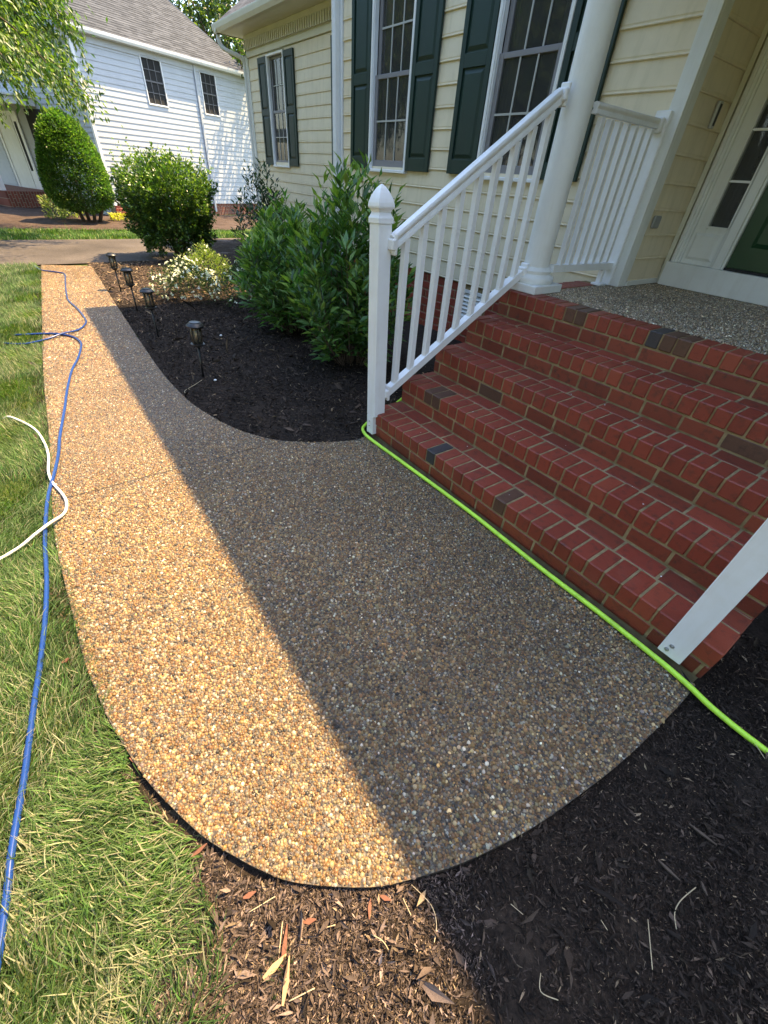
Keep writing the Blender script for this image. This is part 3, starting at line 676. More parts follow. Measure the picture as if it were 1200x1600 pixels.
# upper roof with eaves
rf = MB(); z = 6.0
rf.box(-4.68, 7.9, 1.96, 9.6, 5.93, 6.05)
rf.add([(-4.68, 1.96, 6.051), (7.9, 1.96, 6.051), (7.9, 9.6, 6.051), (-4.68, 9.6, 6.051), (-1.2, 5.78, 8.2), (4.2, 5.78, 8.2)], [(0, 1, 5, 4), (1, 2, 5), (2, 3, 4, 5), (3, 0, 4)])
hb(rf, 'roof', M['shingle'])
# left section eave, frieze with dentils, gutter, roof in courses
hb(MB().box(-10.44, -4.66, YLs-.035, YLs+.01, 3.335, 3.42, .004).box(-10.44, -4.66, YLs-.055, YLs+.01, 3.58, 3.66, .006).box(-10.44, -4.66, YLs-.025, YLs+.01, 3.42, 3.58), 'frieze_board', M['creamtrim'])
dn = MB(); x = -10.40
while x < -4.7: dn.box(x, x+.046, YLs-.085, YLs-.0255, 3.435, 3.575); x += .088
tag(hb(dn, 'dentil', M['creamtrim']), kind='stuff')
hb(MB().box(-10.80, -4.66, 3.10, YLs+.02, 3.66, 3.675).box(-10.80, -10.44, YLs+.02, 9.0, 3.66, 3.675), 'soffit', M['creamtrim'])
gp = [(0, 0), (.07, 0), (.105, .05), (.12, .11), (.12, .13), (0, .13)]
hb(MB().sweep((-10.90, 3.11, 3.66), (-4.66, 3.11, 3.66), gp), 'gutter', M['creamtrim'])
hb(MB().sweep((-10.79, 9.0, 3.66), (-10.79, 3.0, 3.66), [(-u, v) for u, v in gp][::-1]), 'gutter', M['creamtrim'])
course = 0
for i in range(14):
    y = 3.04+i*.14; z = 3.80+i*.14*.75; xo = -10.86+i*.14*.95
    hb(MB().add([(xo, y, z), (-4.66, y, z), (-4.66, y+.15, z+.15*.75), (xo+.15*.95, y+.15, z+.15*.75), (xo, y, z-.012), (-4.66, y, z-.012)], [(0, 1, 2, 3), (4, 5, 1, 0)]), 'shingle_course', M['shingle'])
    hb(MB().add([(xo, y, z), (xo+.15*.95, y+.15, z+.15*.75), (xo+.15*.95, 8.8, z+.15*.75), (xo, 8.8, z)], [(0, 1, 2, 3)]), 'shingle_course', M['shingle'])
# left corner board and downspout
hb(MB().box(-10.50, -10.41, YLs-.03, YLs+.08, .5, 3.34, .003), 'corner_board', M['trim'])
dsp = catmull([(-10.80, 3.08, 3.66), (-10.80, 3.08, 3.55), (-10.76, 3.16, 3.45), (-10.60, 3.42, 3.36), (-10.545, 3.49, 3.28), (-10.54, 3.50, 3.1), (-10.54, 3.50, .1)], 5)
o = hb(MB().tube(dsp, .038, 10), 'downspout', M['trim'], smooth=True)
# main section corner board and fluted downspout
hb(MB().box(-4.66, -4.53, YM-.028, YM+.04, .5, Z1M, .003), 'corner_board', M['white'])
dm = MB().box(-4.665, -4.575, YM-.10, YM-.03, .05, 3.7, .006)
for k in range(3): dm.box(-4.655+k*.03, -4.645+k*.03, YM-.1035, YM-.099, .05, 3.7)
hb(dm, 'downspout', M['white'])
# porch corner: trim, half post, recess walls
hb(MB().box(-.045, .062, YM-.03, YM-.002, .92, 3.5, .003).box(.034, .062, YM-.001, YM+.10, .92, 3.5, .003), 'corner_board', M['trim'])
clad(house, 2.49, 3.08, .955, 3.5, 'y', .05, 1, M['cream'])
hb(MB().box(.03, .05, 2.49, 3.10, .9, 3.5), 'sheathing', M['creamtrim'])
hb(MB().box(.05, .072, 2.49, 3.06, .921, .962, .003), 'base_trim', M['trim'])
hb(MB().bar((.082, 3.055, .92), (.082, 3.055, 3.5), .036, .036), 'corner_strip', M['creamtrim'])
clad(house, .10, .135, .955, 3.5, 'x', 3.08, -1, M['cream'])
# door unit
dz0 = .921
hb(MB().box(.105, 2.0, 2.985, 3.10, dz0, 1.105, .004), 'door_sill', M['trim'])
hb(MB().box(.12, .175, 3.02, 3.10, 1.1055, 3.35, .003).box(.138, .156, 3.005, 3.02, 1.1055, 3.35, .003).box(.175, .19, 3.045, 3.10, 1.1055, 3.35), 'door_casing', M['trim'])
sl = hb(MB().box(.19, .285, 3.055, 3.10, 1.1055, 3.3, .003).box(.44, .47, 3.055, 3.10, 1.1055, 3.3, .003).box(.285, .44, 3.055, 3.10, 1.1055, 1.385, .003), 'sidelight', M['trim'])
hb(MB().box(.245, .285, 3.045, 3.055, 1.365, 1.385).box(.272, .285, 3.044, 3.0555, 1.385, 3.3).box(.44, .453, 3.044, 3.0555, 1.385, 3.3).box(.285, .44, 3.0445, 3.0555, 1.372, 1.386), 'bead', M['trim'], sl)
hb(MB().add([(.215, 3.0545, 1.14), (.43, 3.0545, 1.14), (.43, 3.0545, 1.335), (.215, 3.0545, 1.335), (.235, 3.043, 1.16), (.41, 3.043, 1.16), (.41, 3.043, 1.315), (.235, 3.043, 1.315)], [(4, 5, 6, 7), (0, 1, 5, 4), (1, 2, 6, 5), (2, 3, 7, 6), (3, 0, 4, 7)]), 'panel', M['trim'], sl)
for j in range(6):
    za = 1.386+.305*j; zb = min(za+.29, 3.3)
    hb(MB().add([(.285, 3.075, za), (.44, 3.075, za), (.44, 3.075, zb), (.285, 3.075, zb)], [(0, 1, 2, 3)]), 'pane', M['glass'], sl)
    hb(MB().box(.285, .44, 3.06, 3.078, zb, zb+.015), 'muntin', M['white'], sl)
hb(MB().box(.285, .44, 3.108, 3.115, 1.38, 3.3), 'dark_room', M['dark'], sl)
cu = MB()
for i in range(40):
    b_ = MB().lathe([(.001, -.012), (.006, -.004), (.006, .004), (.001, .012)], 6); cu.add([(a+.40+.01*math.sin(i*.4), b+3.095, c+1.42+i*.045) for a, b, c in b_.v], b_.f)
hb(cu, 'bead_curtain', M['curtain'], sl)
hb(MB().box(.47, .535, 3.02, 3.10, 1.1055, 3.35, .003).box(.535, .555, 3.035, 3.10, 1.1055, 3.35, .002).box(1.475, 1.56, 3.02, 3.10, 1.1055, 3.35, .003), 'door_casing', M['trim'])
dr = MB().box(.558, 1.472, 3.06, 3.10, 1.125, 3.32, .003)
dr_o = hb(dr, 'front_door', M['door'])
for (xa, xb, za, zb) in ((.66, .97, 1.28, 1.95), (1.06, 1.37, 1.28, 1.95), (.66, .97, 2.1, 3.1), (1.06, 1.37, 2.1, 3.1)):
    hb(MB().add([(xa, 3.0595, za), (xb, 3.0595, za), (xb, 3.0595, zb), (xa, 3.0595, zb), (xa+.03, 3.05, za+.03), (xb-.03, 3.05, za+.03), (xb-.03, 3.05, zb-.03), (xa+.03, 3.05, zb-.03)], [(4, 5, 6, 7), (0, 1, 5, 4), (1, 2, 6, 5), (2, 3, 7, 6), (3, 0, 4, 7)]), 'panel', M['door'], dr_o)
hb(MB().box(.558, 1.472, 3.03, 3.06, 1.106, 1.124), 'door_sweep', M['dark'])
hb(MB().box(1.56, 2.4, 3.07, 3.11, .92, 3.5), 'siding_panel', M['cream'])
# porch ceiling
hb(MB().box(-.55, 3.6, .80, 3.10, 3.44, 3.52), 'porch_ceiling', M['creamtrim'])
hb(MB().box(-.42, 3.4, 1.18, 1.60, 3.16, 3.44, .01).box(-.42, -.12, 1.60, 2.36, 3.16, 3.44, .01), 'porch_beam', M['trim'])
# foundation bricks
fd = hb(MB().box(-4.60, -.25, 2.402, 2.412, -.05, .613), 'foundation', M['mortar'])
zc = 0; r0 = random.Random(4)
for c_ in range(7):
    z0 = -.045+c_*.0935; x = -4.60-(.107 if c_ % 2 else 0)
    while x < -.27:
        xa, xb = max(x, -4.6), min(x+.2045, -.26)
        cx = (xa+xb)/2
        if xb-xa > .03 and not (-1.80 < cx < -1.42 and .22 < z0+.04 < .56):
            o = brick(fd, xa, xb, 2.3965, 2.45, z0, z0+.084, rnd=r0)
            o.location = o.location-HO
        x += .214
# basement vent
vt = hb(MB().box(-1.79, -1.75, 2.37, 2.41, .235, .555, .003).box(-1.47, -1.43, 2.37, 2.41, .235, .555, .003).box(-1.75, -1.47, 2.37, 2.41, .235, .265).box(-1.75, -1.47, 2.37, 2.41, .525, .555), 'foundation_vent', M['trim'])
for k in range(6):
    z = .285+k*.042; hb(MB().add([(-1.75, 2.372, z-.015), (-1.47, 2.372, z-.015), (-1.47, 2.40, z+.018), (-1.75, 2.40, z+.018), (-1.75, 2.375, z-.02), (-1.47, 2.375, z-.02)], [(0, 1, 2, 3), (4, 5, 1, 0)]), 'louver', M['trim'], vt)
# small fittings on the recess wall
db = MB().box(.066, .088, 2.80, 2.856, 1.975, 2.125, .004).build('doorbell', M['bulbmetal']); tag(db, 'silver and black video doorbell on the cream side wall by the front door', 'doorbell')
MB().box(.0881, .092, 2.815, 2.842, 1.99, 2.11, .001).build('camera_face', M['black'], db)
tag(MB().box(.064, .085, 2.52, 2.625, 1.345, 1.43, .008).build('outlet_cover', M['grey']), 'grey square outlet cover low on the cream side wall', 'outlet')
tag(MB().tube(catmull([(-.62, 2.3, .75), (-.66, 2.24, .66), (-.72, 2.12, .55), (-.80, 1.98, .47), (-.95, 1.9, .3), (-1.0, 1.8, .0)], 6), .05, 10).build('drain_pipe', M['black'], smooth=True), 'black flexible drain pipe hanging beside the steps under the rail', 'pipe')
# ------------------------------------------------------------------ porch column
CX, CY = -.14, 1.43
col_o = empty('porch_column', (CX, CY, .921), 'round white porch column standing on the left end of the top step', 'column')
MB().box(-.165, .165, -.165, .165, 0, .055, .004).build('plinth', M['column'], col_o)
prof = [(.145, .055), (.150, .065), (.152, .085), (.146, .10), (.125, .108), (.118, .118), (.122, .126), (.122, .138), (.108, .148), (.098, .16)]
smooth_angle(MB().lathe(prof, 48).build('base', M['column'], col_o), 50)
smooth_angle(MB().lathe([(.094, .155), (.094, .8), (.0935, 1.2), (.090, 1.7), (.086, 2.25)], 48).build('shaft', M['column'], col_o), 50)
# ------------------------------------------------------------------ railings
def newel(parent, name='newel_post'):
    w = .0475
    p = MB().box(-w, w, -w, w, .13, 1.30, .004).build(name, M['white'], parent)
    MB().box(-w, -w+.075, -w, w, -.012, .1295, .003).build('post_foot', M['white'], p)
    pr = [(.052, 1.300), (.052, 1.322), (.050, 1.328), (.044, 1.338), (.040, 1.350), (.044, 1.362), (.053, 1.370), (.0545, 1.378), (.0525, 1.394), (.046, 1.414), (.035, 1.437), (.021, 1.459), (.003, 1.476)]
    MB().sqlathe(pr).build('finial', M['white'], p)
    return p
rail = empty('stair_railing', (-.17, 0, 0), 'white stair railing with pointed newel post on the left side of the brick steps', 'railing')
nw = newel(rail); nw.location = (.0, .0175, .03); nw.rotation_euler = (0, math.radians(-2.6), 0)
for z in (.05, .085): 
    b_ = MB().lathe([(.006, 0), (.006, .004), (.003, .006)], 8).build('bolt', M['bulbmetal'], nw); b_.rotation_euler = (math.pi/2, 0, 0); b_.location = (-.012, -.0475, z)
def railprof(s=1.): return [(-.036*s, .03*s), (-.03*s, .042*s), (0, .049*s), (.03*s, .042*s), (.036*s, .03*s), (.036*s, .016*s), (.026*s, .004*s), (.020*s, -.006*s), (.030*s, -.02*s), (.030*s, -.044*s), (-.030*s, -.044*s), (-.030*s, -.02*s), (-.020*s, -.006*s), (-.026*s, .004*s), (-.036*s, .016*s)]
RX = 0.
SL = (1.985-1.245)/(1.27-.07)
def ztop(y): return 1.245+(y-.07)*SL
def zlow(y): return .325+(y-.10)*(1.035-.325)/(1.30-.10)
smooth_angle(MB().sweep((RX, .07, ztop(.07)), (RX, 1.27, ztop(1.27)), railprof(.78)).build('top_rail', M['white'], rail), 40)
MB().sweep((RX, .085, zlow(.085)), (RX, 1.30, zlow(1.30)), [(-.028, .025), (.028, .025), (.028, -.025), (-.028, -.025)]).build('bottom_rail', M['white'], rail)
def bracket(p, parent):
    MB().box(-.033, .033, -.012, .012, -.055, .055, .006).box(-.038, .038, -.035, .0, -.03, .03, .008).build('bracket', M['white'], parent).location = p
bracket((RX, .073, ztop(.07)-.012), rail); bracket((RX, .098, zlow(.10)-.004), rail); bracket((RX+.01, 1.30, ztop(1.3)-.01), rail); bracket((RX+.01, 1.32, zlow(1.32)), rail)
NB = 9
for i in range(NB):
    y = .165+i*(1.225-.165)/(NB-1); lo = zlow(y)+.018; hi = ztop(y)-.04
    MB().box(-.0195, .0195, y-.0195, y+.0195, lo, hi, .002).build('baluster', M['white'], rail)
prl = empty('porch_railing', (-.055, 1.5, .92), 'short level white railing between the column and the house corner', 'railing')
def pl(mb, name): mb.xf(lambda p: (p[0]+.055, p[1]-1.5, p[2]-.92)); return mb.build(name, M['white'], prl)
smooth_angle(pl(MB().sweep((-.055, 1.50, 1.955), (-.055, 2.335, 1.955), railprof(.62)), 'top_rail'), 40)
pl(MB().sweep((-.055, 1.50, 1.075), (-.055, 2.335, 1.065), [(-.026, .024), (.026, .024), (.026, -.024), (-.026, -.024)]), 'bottom_rail')
for i in range(7):
    y = 1.60+i*.106; pl(MB().box(-.074, -.036, y-.019, y+.019, 1.095, 1.92, .002), 'baluster')
pl(MB().box(-.115, -.005, 2.335, 2.358, .923, 2.03, .004), 'half_post'); pl(MB().box(-.09, -.02, 2.29, 2.3345, 1.905, 1.99, .008), 'bracket')
pl(MB().box(-.075, -.035, 2.22, 2.26, .94, 1.05, .004).box(-.10, -.01, 2.20, 2.29, .923, .94, .003), 'support_foot')
rp = empty('newel_post', (2.0875, .0175, .03), 'plain white newel post with two bolts at the right end of the bottom step', 'post')
rp.rotation_euler = (0, 0, 0)
MB().box(-.0475, .0475, -.0475, .0475, .0, 1.3, .003).build('shaft', M['white'], rp)
MB().sqlathe([(.052, 1.3001), (.052, 1.322), (.044, 1.338), (.053, 1.372), (.043, 1.424), (.004, 1.465)]).build('finial', M['white'], rp)
for x, z in ((-.012, .062), (-.020, .032)):
    b_ = MB().lathe([(.0095, 0), (.0095, .003), (.0055, .0035), (.0055, .008)], 10).build('bolt', M['bulbmetal'], rp); b_.rotation_euler = (math.pi/2, 0, 0); b_.location = (x, -.0475, z)
# ------------------------------------------------------------------ hoses
def hose_obj(name, pts, r_, mt, label, z=.0):
    P = catmull(pts, 6); o = MB().tube([(x, y, zz) for x, y, zz in P], r_, 10).build(name, mt, smooth=True); return tag(o, label, 'hose')
zb = .0095
hose_obj('garden_hose', [(-8.0, -1.72, -.02), (-7.3, -1.64, zb), (-7.12, -1.50, zb), (-6.9, -1.36, zb), (-6.3, -1.40, zb), (-5.7, -1.45, zb), (-5.12, -1.48, zb), (-4.6, -1.43, zb), (-4.1, -1.41, zb), (-3.9, -1.44, zb), (-3.70, -1.53, zb), (-3.58, -1.68, zb+.012), (-3.49, -1.82, zb), (-3.46, -1.93, 0), (-3.47, -2.05, -.01), (-3.6, -2.2, -.02)], .0085, M['blue'], 'blue hose end crossing the walkway near the driveway')
hose_obj('garden_hose', [(-3.85, -2.1, -.02), (-3.75, -1.98, 0), (-3.70, -1.90, zb), (-3.66, -1.78, zb), (-3.58, -1.68, zb), (-3.45, -1.60, zb), (-3.25, -1.56, zb), (-3.05, -1.58, zb), (-2.75, -1.64, zb), (-2.45, -1.72, zb), (-2.0, -1.80, zb), (-1.68, -1.845, zb), (-1.2, -1.92, zb), (-.95, -1.95, zb), (-.72, -1.99, zb), (-.45, -2.045, .008), (-.1, -2.085, .002), (.2, -2.10, 0), (.43, -2.12, 0), (.68, -2.155, -.003), (.87, -2.185, 0), (1.02, -2.21, -.003), (1.12, -2.225, -.002), (1.31, -2.26, 0), (1.41, -2.275, -.004), (1.57, -2.30, 0), (1.8, -2.36, 0), (2.2, -2.5, 0)], .0098, M['blue'], 'long blue hose running down the walkway edge into the lawn')
hose_obj('garden_hose', [(-1.76, -2.24, -.035), (-1.70, -2.19, -.005), (-1.52, -2.10, 0), (-1.36, -2.045, 0), (-1.15, -2.015, .002), (-.95, -2.005, .009), (-.74, -2.02, .010), (-.60, -2.01, .010), (-.45, -1.975, .010), (-.35, -1.965, .010), (-.25, -1.985, .011), (-.17, -2.05, .028), (-.12, -2.12, .02), (-.08, -2.19, .002), (-.03, -2.28, 0), (.02, -2.4, 0), (.1, -2.6, 0)], .0075, M['whitehose'], 'white hose looping over the lawn edge across the blue hose')
hose_obj('garden_hose', [(-.75, .9, -.01), (-.52, .45, -.005), (-.40, .17, 0), (-.34, .06, .008), (-.27, -.03, .014), (-.18, -.066, .014), (-.06, -.07, .014), (.17, -.062, .014), (.35, -.058, .014), (.6, -.05, .014), (.95, -.045, .014), (1.2, -.052, .014), (1.5, -.058, .014), (1.75, -.055, .014), (1.93, -.058, .014), (2.09, -.064, .014), (2.2, -.072, .012), (2.32, -.075, -.005), (2.5, -.065, -.015), (2.8, -.03, -.018), (3.2, .1, -.018)], .0120, M['lime'], 'lime green hose lying along the foot of the brick steps')
# ------------------------------------------------------------------ path lights
LT = [((-1.895, -.745, -.03), (.03, .045), 'nearest solar path light standing upright in dark mulch'),
      ((-3.25, -.82, -.03), (-.14, .02), 'second nearest solar path light, slightly tilted, in front of the white flowers'),
      ((-4.43, -.80, -.03), (-.22, .03), 'third solar path light leaning left beside the end of the shadow'),
      ((-5.58, -.79, -.03), (-.17, .04), 'farthest solar path light, nearest the driveway')]
lamp0 = None
def make_lamp():
    e = empty('path_light')
    MB().tube([(0, 0, -.05), (0, 0, .25)], .0085, 10).build('stake', M['black'], e, smooth=True)
    smooth_angle(MB().lathe([(.016, .245), (.038, .262), (.052, .266), (.052, .272), (.036, .275)], 20).build('base_ring', M['black'], e))
    MB().lathe([(.034, .276), (.037, .33), (.039, .392)], 20).build('glass', M['lampglass'], e, smooth=True)
    for k in range(6):
        t = k*math.pi/3; MB().bar((.037*math.cos(t), .037*math.sin(t), .274), (.041*math.cos(t), .041*math.sin(t), .394), .006, .006).build('rib', M['black'], e)
    MB().lathe([(.010, .277), (.012, .33), (.010, .392)], 10).build('reflector', M['bulbmetal'], e, smooth=True)
    smooth_angle(MB().lathe([(.044, .393), (.062, .395), (.064, .405), (.052, .418), (.040, .424), (.038, .430), (.012, .434)], 24).build('cap', M['black'], e))
    return e
for i, (p_, tl, lb) in enumerate(LT):
    if i == 0: e = make_lamp(); lamp0 = e
    else:
        e = lamp0.copy(); link(e)
        for ch in lamp0.children: c_ = ch.copy(); link(c_, e)
    e.scale = (1.14, 1.14, 1.14); e.location = p_; d = Vector((tl[0]*.55, tl[1], 1)); 
    e.rotation_euler = Vector((0, 0, 1)).rotation_difference(Vector((tl[0]*.45, tl[1], 1))).to_euler()
    tag(e, lb, 'path light', 'solar path lights along the bed')
# ------------------------------------------------------------------ foliage
LEAF_V = np.array([(0, 0, 0), (-.5, .42, .10), (0, .45, -.02), (.5, .42, .10), (0, 1, -.10)], float)
LEAF_F = np.array([(0, 3, 2), (0, 2, 1), (2, 3, 4), (2, 4, 1)])
DIA_V = np.array([(0, 0, 0), (-.5, .5, .06), (.5, .5, .06), (0, 1, -.05)], float); DIA_F = np.array([(0, 2, 3), (0, 3, 1)])
def leaf_cloud(P, D, L, Wd, cols, r, tpl='leaf', roll=.7):
    X, Y, Z = frames(D, r.normal(0, roll, len(P)))
    flip = Z[:, 2] < 0; Z[flip] *= -1; X[flip] *= -1
    tv, tf = (LEAF_V, LEAF_F) if tpl == 'leaf' else (DIA_V, DIA_F)
    V, F = inst(tv, tf, P, X, Y, Z, np.stack([Wd, L, L], 1)); return V, F, np.repeat(cols, len(tv), 0)
def vary(c, n, r, s=.25, alt=None, p=.2):
    g = np.array([c])*np.exp(r.normal(0, s, (n, 1)))*r.uniform(.9, 1.1, (n, 3))
    if alt is not None: w = r.random(n) < p; g[w] = np.array(alt)*r.uniform(.8, 1.2, (w.sum(), 1))
    return g
def stems_bush(e, R, H, nst, seed, mt, name='foliage', leafL=.10, leafW=.032, cols=((.070, .16, .036), (.22, .34, .065)), parts=0, spread=1., h0=.08, per=26, barkr=.006):
    """stems fanning out of the base, leaves alternate along their outer length"""
    r = np.random.default_rng(seed); base = Vector(e.location); st = MB(); PP = []; DD = []; tipf = []
    for i in range(nst):
        a = r.uniform(0, 2*np.pi); q = math.sqrt(r.random()); end = np.array([math.cos(a)*q*R[0], math.sin(a)*q*R[1], H*(1-.55*q**2.2)*r.uniform(.72, 1.04)])
        b0 = np.array([math.cos(a)*q*R[0]*.25, math.sin(a)*q*R[1]*.25, 0.]); mid = b0*.5+end*.5+np.array([math.cos(a)*q*R[0]*.22, math.sin(a)*q*R[1]*.22, .05])
        pts = [(1-t)**2*b0+2*t*(1-t)*mid+t*t*end for t in np.linspace(0, 1, 7)]
        if i % 3 == 0: st.tube(pts, [barkr*(1-.7*t) for t in np.linspace(0, 1, 7)], 5, False)
        for j in range(per):
            t = r.uniform(.12, 1) if j > 4 else r.uniform(.9, 1.02)
            p_ = (1-t)**2*b0+2*t*(1-t)*mid+t*t*end; tan = 2*(1-t)*(mid-b0)+2*t*(end-mid); tan = tan/np.linalg.norm(tan)
            o_ = r.normal(0, 1, 3); o_ -= tan*o_.dot(tan); o_ /= np.linalg.norm(o_)
            side_twig = r.uniform(0, .14)*(1-.6*t)
            p2 = p_+o_*side_twig; 
            if p2[2] < h0: continue
            PP.append(p2); DD.append(tan*(.35+.75*t**4)+o_*.85+np.array([0, 0, .12])); tipf.append(t)
    P = np.array(PP); D = np.array(DD); t = np.array(tipf); n = len(P)
    L = leafL*r.uniform(.65, 1.2, n); Wd = leafW*r.uniform(.8, 1.2, n)*(L/leafL)**.5
    cl = vary(cols[0], n, r, .28, cols[1], .12); up = (t > .93) & (r.random(n) < .5); cl[up] = np.array(cols[1])*r.uniform(.75, 1.15, (up.sum(), 1))
    st.build('stem', M['bark'], e, smooth=True)
    sel = np.zeros(n, bool)
    if parts:
        W_ = P+np.array(base); d2 = np.linalg.norm(W_-np.array(CAM), axis=1); score = L/d2*(1+.0*t)
        tocam = nrm(np.array(CAM)-np.array(base)-np.array([0, 0, H/2])); out = (P-np.array([0, 0, H*.45]))/np.array([R[0], R[1], H*.55]); face = (out*tocam).sum(1)
        score = score*(face > .55); sel[np.argsort(-score)[:parts]] = True
        k = LEAF_V*np.array([leafW, leafL, leafL]); X, Y, Z = frames(D, r.normal(0, .7, n)); fl = Z[:, 2] < 0; Z[fl] *= -1; X[fl] *= -1
        lm = [MB().add([tuple(v) for v in k*np.array([w_, 1, 1])], [tuple(x) for x in LEAF_F]).mesh('leaf', M['laurel'], True) for w_ in (.85, 1., 1.15)]
        for i in np.nonzero(sel)[0]:
            o = bpy.data.objects.new('leaf', lm[i % 3]); link(o, e); s_ = L[i]/leafL
            o.matrix_local = Matrix(((X[i][0]*s_, Y[i][0]*s_, Z[i][0]*s_, P[i][0]), (X[i][1]*s_, Y[i][1]*s_, Z[i][1]*s_, P[i][1]), (X[i][2]*s_, Y[i][2]*s_, Z[i][2]*s_, P[i][2]), (0, 0, 0, 1)))
    q = ~sel; V, F, c = leaf_cloud(P[q], D[q], L[q], Wd[q], cl[q], r); bigobj(name, V, F, mt, c, False, e, kind='stuff')
LCX = ((.038, .090, .028), (.11, .19, .045))
e = empty('laurel_shrub', (-1.62, .72, -.03), 'large laurel shrub with long pointed leaves right beside the newel post', 'shrub')
stems_bush(e, (.58, .60), 1.66, 130, 31, M['leafgloss'], leafL=.118, leafW=.036, parts=290, per=34)
e = empty('laurel_shrub', (-2.92, .68, -.03), 'middle laurel shrub between the white flowering shrub and the largest laurel', 'shrub')
stems_bush(e, (.58, .60), 1.27, 125, 32, M['leafgloss'], leafL=.112, leafW=.034, parts=250, per=32)
e = empty('laurel_shrub', (-4.35, 1.30, -.03), 'smaller laurel shrub half hidden behind the flowering shrub', 'shrub')
stems_bush(e, (.60, .60), 1.25, 100, 33, M['leafgloss'], leafL=.10, leafW=.033, per=30)
e = empty('laurel_shrub', (-6.75, 2.0, -.03), 'dark upright shrub near the corner of the cream house', 'shrub')
stems_bush(e, (.55, .55), 1.60, 90, 34, M['leafgloss'], leafL=.085, leafW=.030, per=30, cols=((.02, .05, .025), (.04, .09, .03)))
def shell_bush(e, fn, n, seed, L, cols, mt, tpl='leaf', up=.35, W_=.5, thick=.25, shoots=None, name='foliage', cz=None, wk=1.):
    """leaves in a shell under the surface given by fn(theta, v)->point and outward dir"""
    r = np.random.default_rng(seed); th = r.uniform(0, 2*np.pi, n); v = r.random(n); P, N_ = fn(th, v)
    wob = .07*np.sin(th*5+v*9)+.06*np.sin(th*11-v*17)+.05*np.sin(th*3+v*23)
    dep = 1-thick*r.random(n)**1.6+wob*wk
    c = cz if cz is not None else np.array([0, 0, P[:, 2].mean()]); P = c+(P-c)*dep[:, None]
    D = N_+r.normal(0, .6, (n, 3))+np.array([0, 0, up]); ls = L*r.uniform(.65, 1.3, n); cl = vary(cols[0], n, r, .25, cols[1], .2)
    if shoots is not None:
        sP, sD = shoots(r); P = np.vstack([P, sP]); D = np.vstack([D, sD]); k = len(sP); ls = np.concatenate([ls, L*r.uniform(.6, 1., k)]); cl = np.vstack([cl, vary(cols[1], k, r, .2)])
    V, F, c_ = leaf_cloud(P, D, ls, ls*W_, cl, r, tpl); return bigobj(name, V, F, mt, c_, False, e, kind='stuff')
# big holly
e = empty('holly_bush', (-8.33, .80, -.03), 'large sunlit holly bush with loose shoots on top, wider above than below', 'shrub')
def holly(th, v):
    z = .10+v*1.42; rr = np.interp(v, [0, .15, .45, .75, .9, 1], [.50, .62, .74, .84, .74, .10])*(1+.07*np.sin(th*3+1)+.05*np.sin(th*7))
    z = np.where(v > .9, 1.38+(v-.9)*2.2+.05*np.sin(th*4), z)
    P = np.stack([rr*np.cos(th), rr*np.sin(th), z], 1); N_ = np.stack([np.cos(th), np.sin(th), np.interp(v, [0, .7, 1], [-.3, .1, 1.6])], 1); return P, nrm(N_)
def hshoots(r):
    P = []; D = []
    for i in range(46):
        a = r.uniform(0, 2*np.pi); q = .75*math.sqrt(r.random()); b0 = np.array([q*math.cos(a), q*math.sin(a), 1.40]); d = nrm(np.array([.25*math.cos(a), .25*math.sin(a), 1.])+r.normal(0, .12, 3)); h = r.uniform(.12, .42)
        for j in range(14):
            t = r.random(); o = r.normal(0, 1, 3); P.append(b0+d*h*t); D.append(nrm(o)*.8+d*.5)
    for i in range(60):
        a = r.uniform(0, 2*np.pi); z = r.uniform(.5, 1.4); b0 = np.array([.74*math.cos(a), .74*math.sin(a), z]); d = nrm(np.array([math.cos(a), math.sin(a), .8])); h = r.uniform(.08, .2)
        for j in range(10): t = r.random(); o = r.normal(0, 1, 3); P.append(b0+d*h*t); D.append(nrm(o)*.8+d*.5)
    return np.array(P), np.array(D)
shell_bush(e, holly, 26000, 41, .060, ((.050, .105, .026), (.17, .27, .045)), M['leafgloss'], shoots=hshoots, thick=.55, W_=.62)
tb = MB()
for a in range(9): t = a*.7; tb.tube([(.06*math.cos(t), .06*math.sin(t), -.02), (.2*math.cos(t), .2*math.sin(t), .5), (.45*math.cos(t), .45*math.sin(t), 1.15)], [.022, .016, .006], 6)
tb.build('stem', M['bark'], e, smooth=True)
# clipped evergreen at the neighbour's
e = empty('clipped_shrub', (-14.55, -.02, -.03), 'egg shaped clipped evergreen standing at the corner of the pale house', 'shrub')
def egg(th, v):
    z = .24+v*2.09; rr = .79*np.interp(v, [0, .06, .2, .4, .6, .8, .92, 1], [.30, .80, 1., .99, .88, .68, .46, .05])*(1+.03*np.sin(th*4))
    return np.stack([rr*np.cos(th), rr*np.sin(th), z], 1), nrm(np.stack([np.cos(th), np.sin(th), np.interp(v, [0, .2, 1], [-.8, 0, 1.4])], 1))
shell_bush(e, egg, 34000, 42, .060, ((.065, .145, .032), (.17, .28, .055)), M['leaf'], thick=.10, W_=.6, wk=.25)
tb = MB()
for x, y in ((.0, -.12), (.08, .10), (-.1, 0), (.05, .22)): tb.tube([(x, y, -.05), (x*1.6, y*1.8, .35), (x*2.5, y*3, 1.0)], [.05, .045, .02], 8)
tb.build('trunk', M['bark'], e, smooth=True)
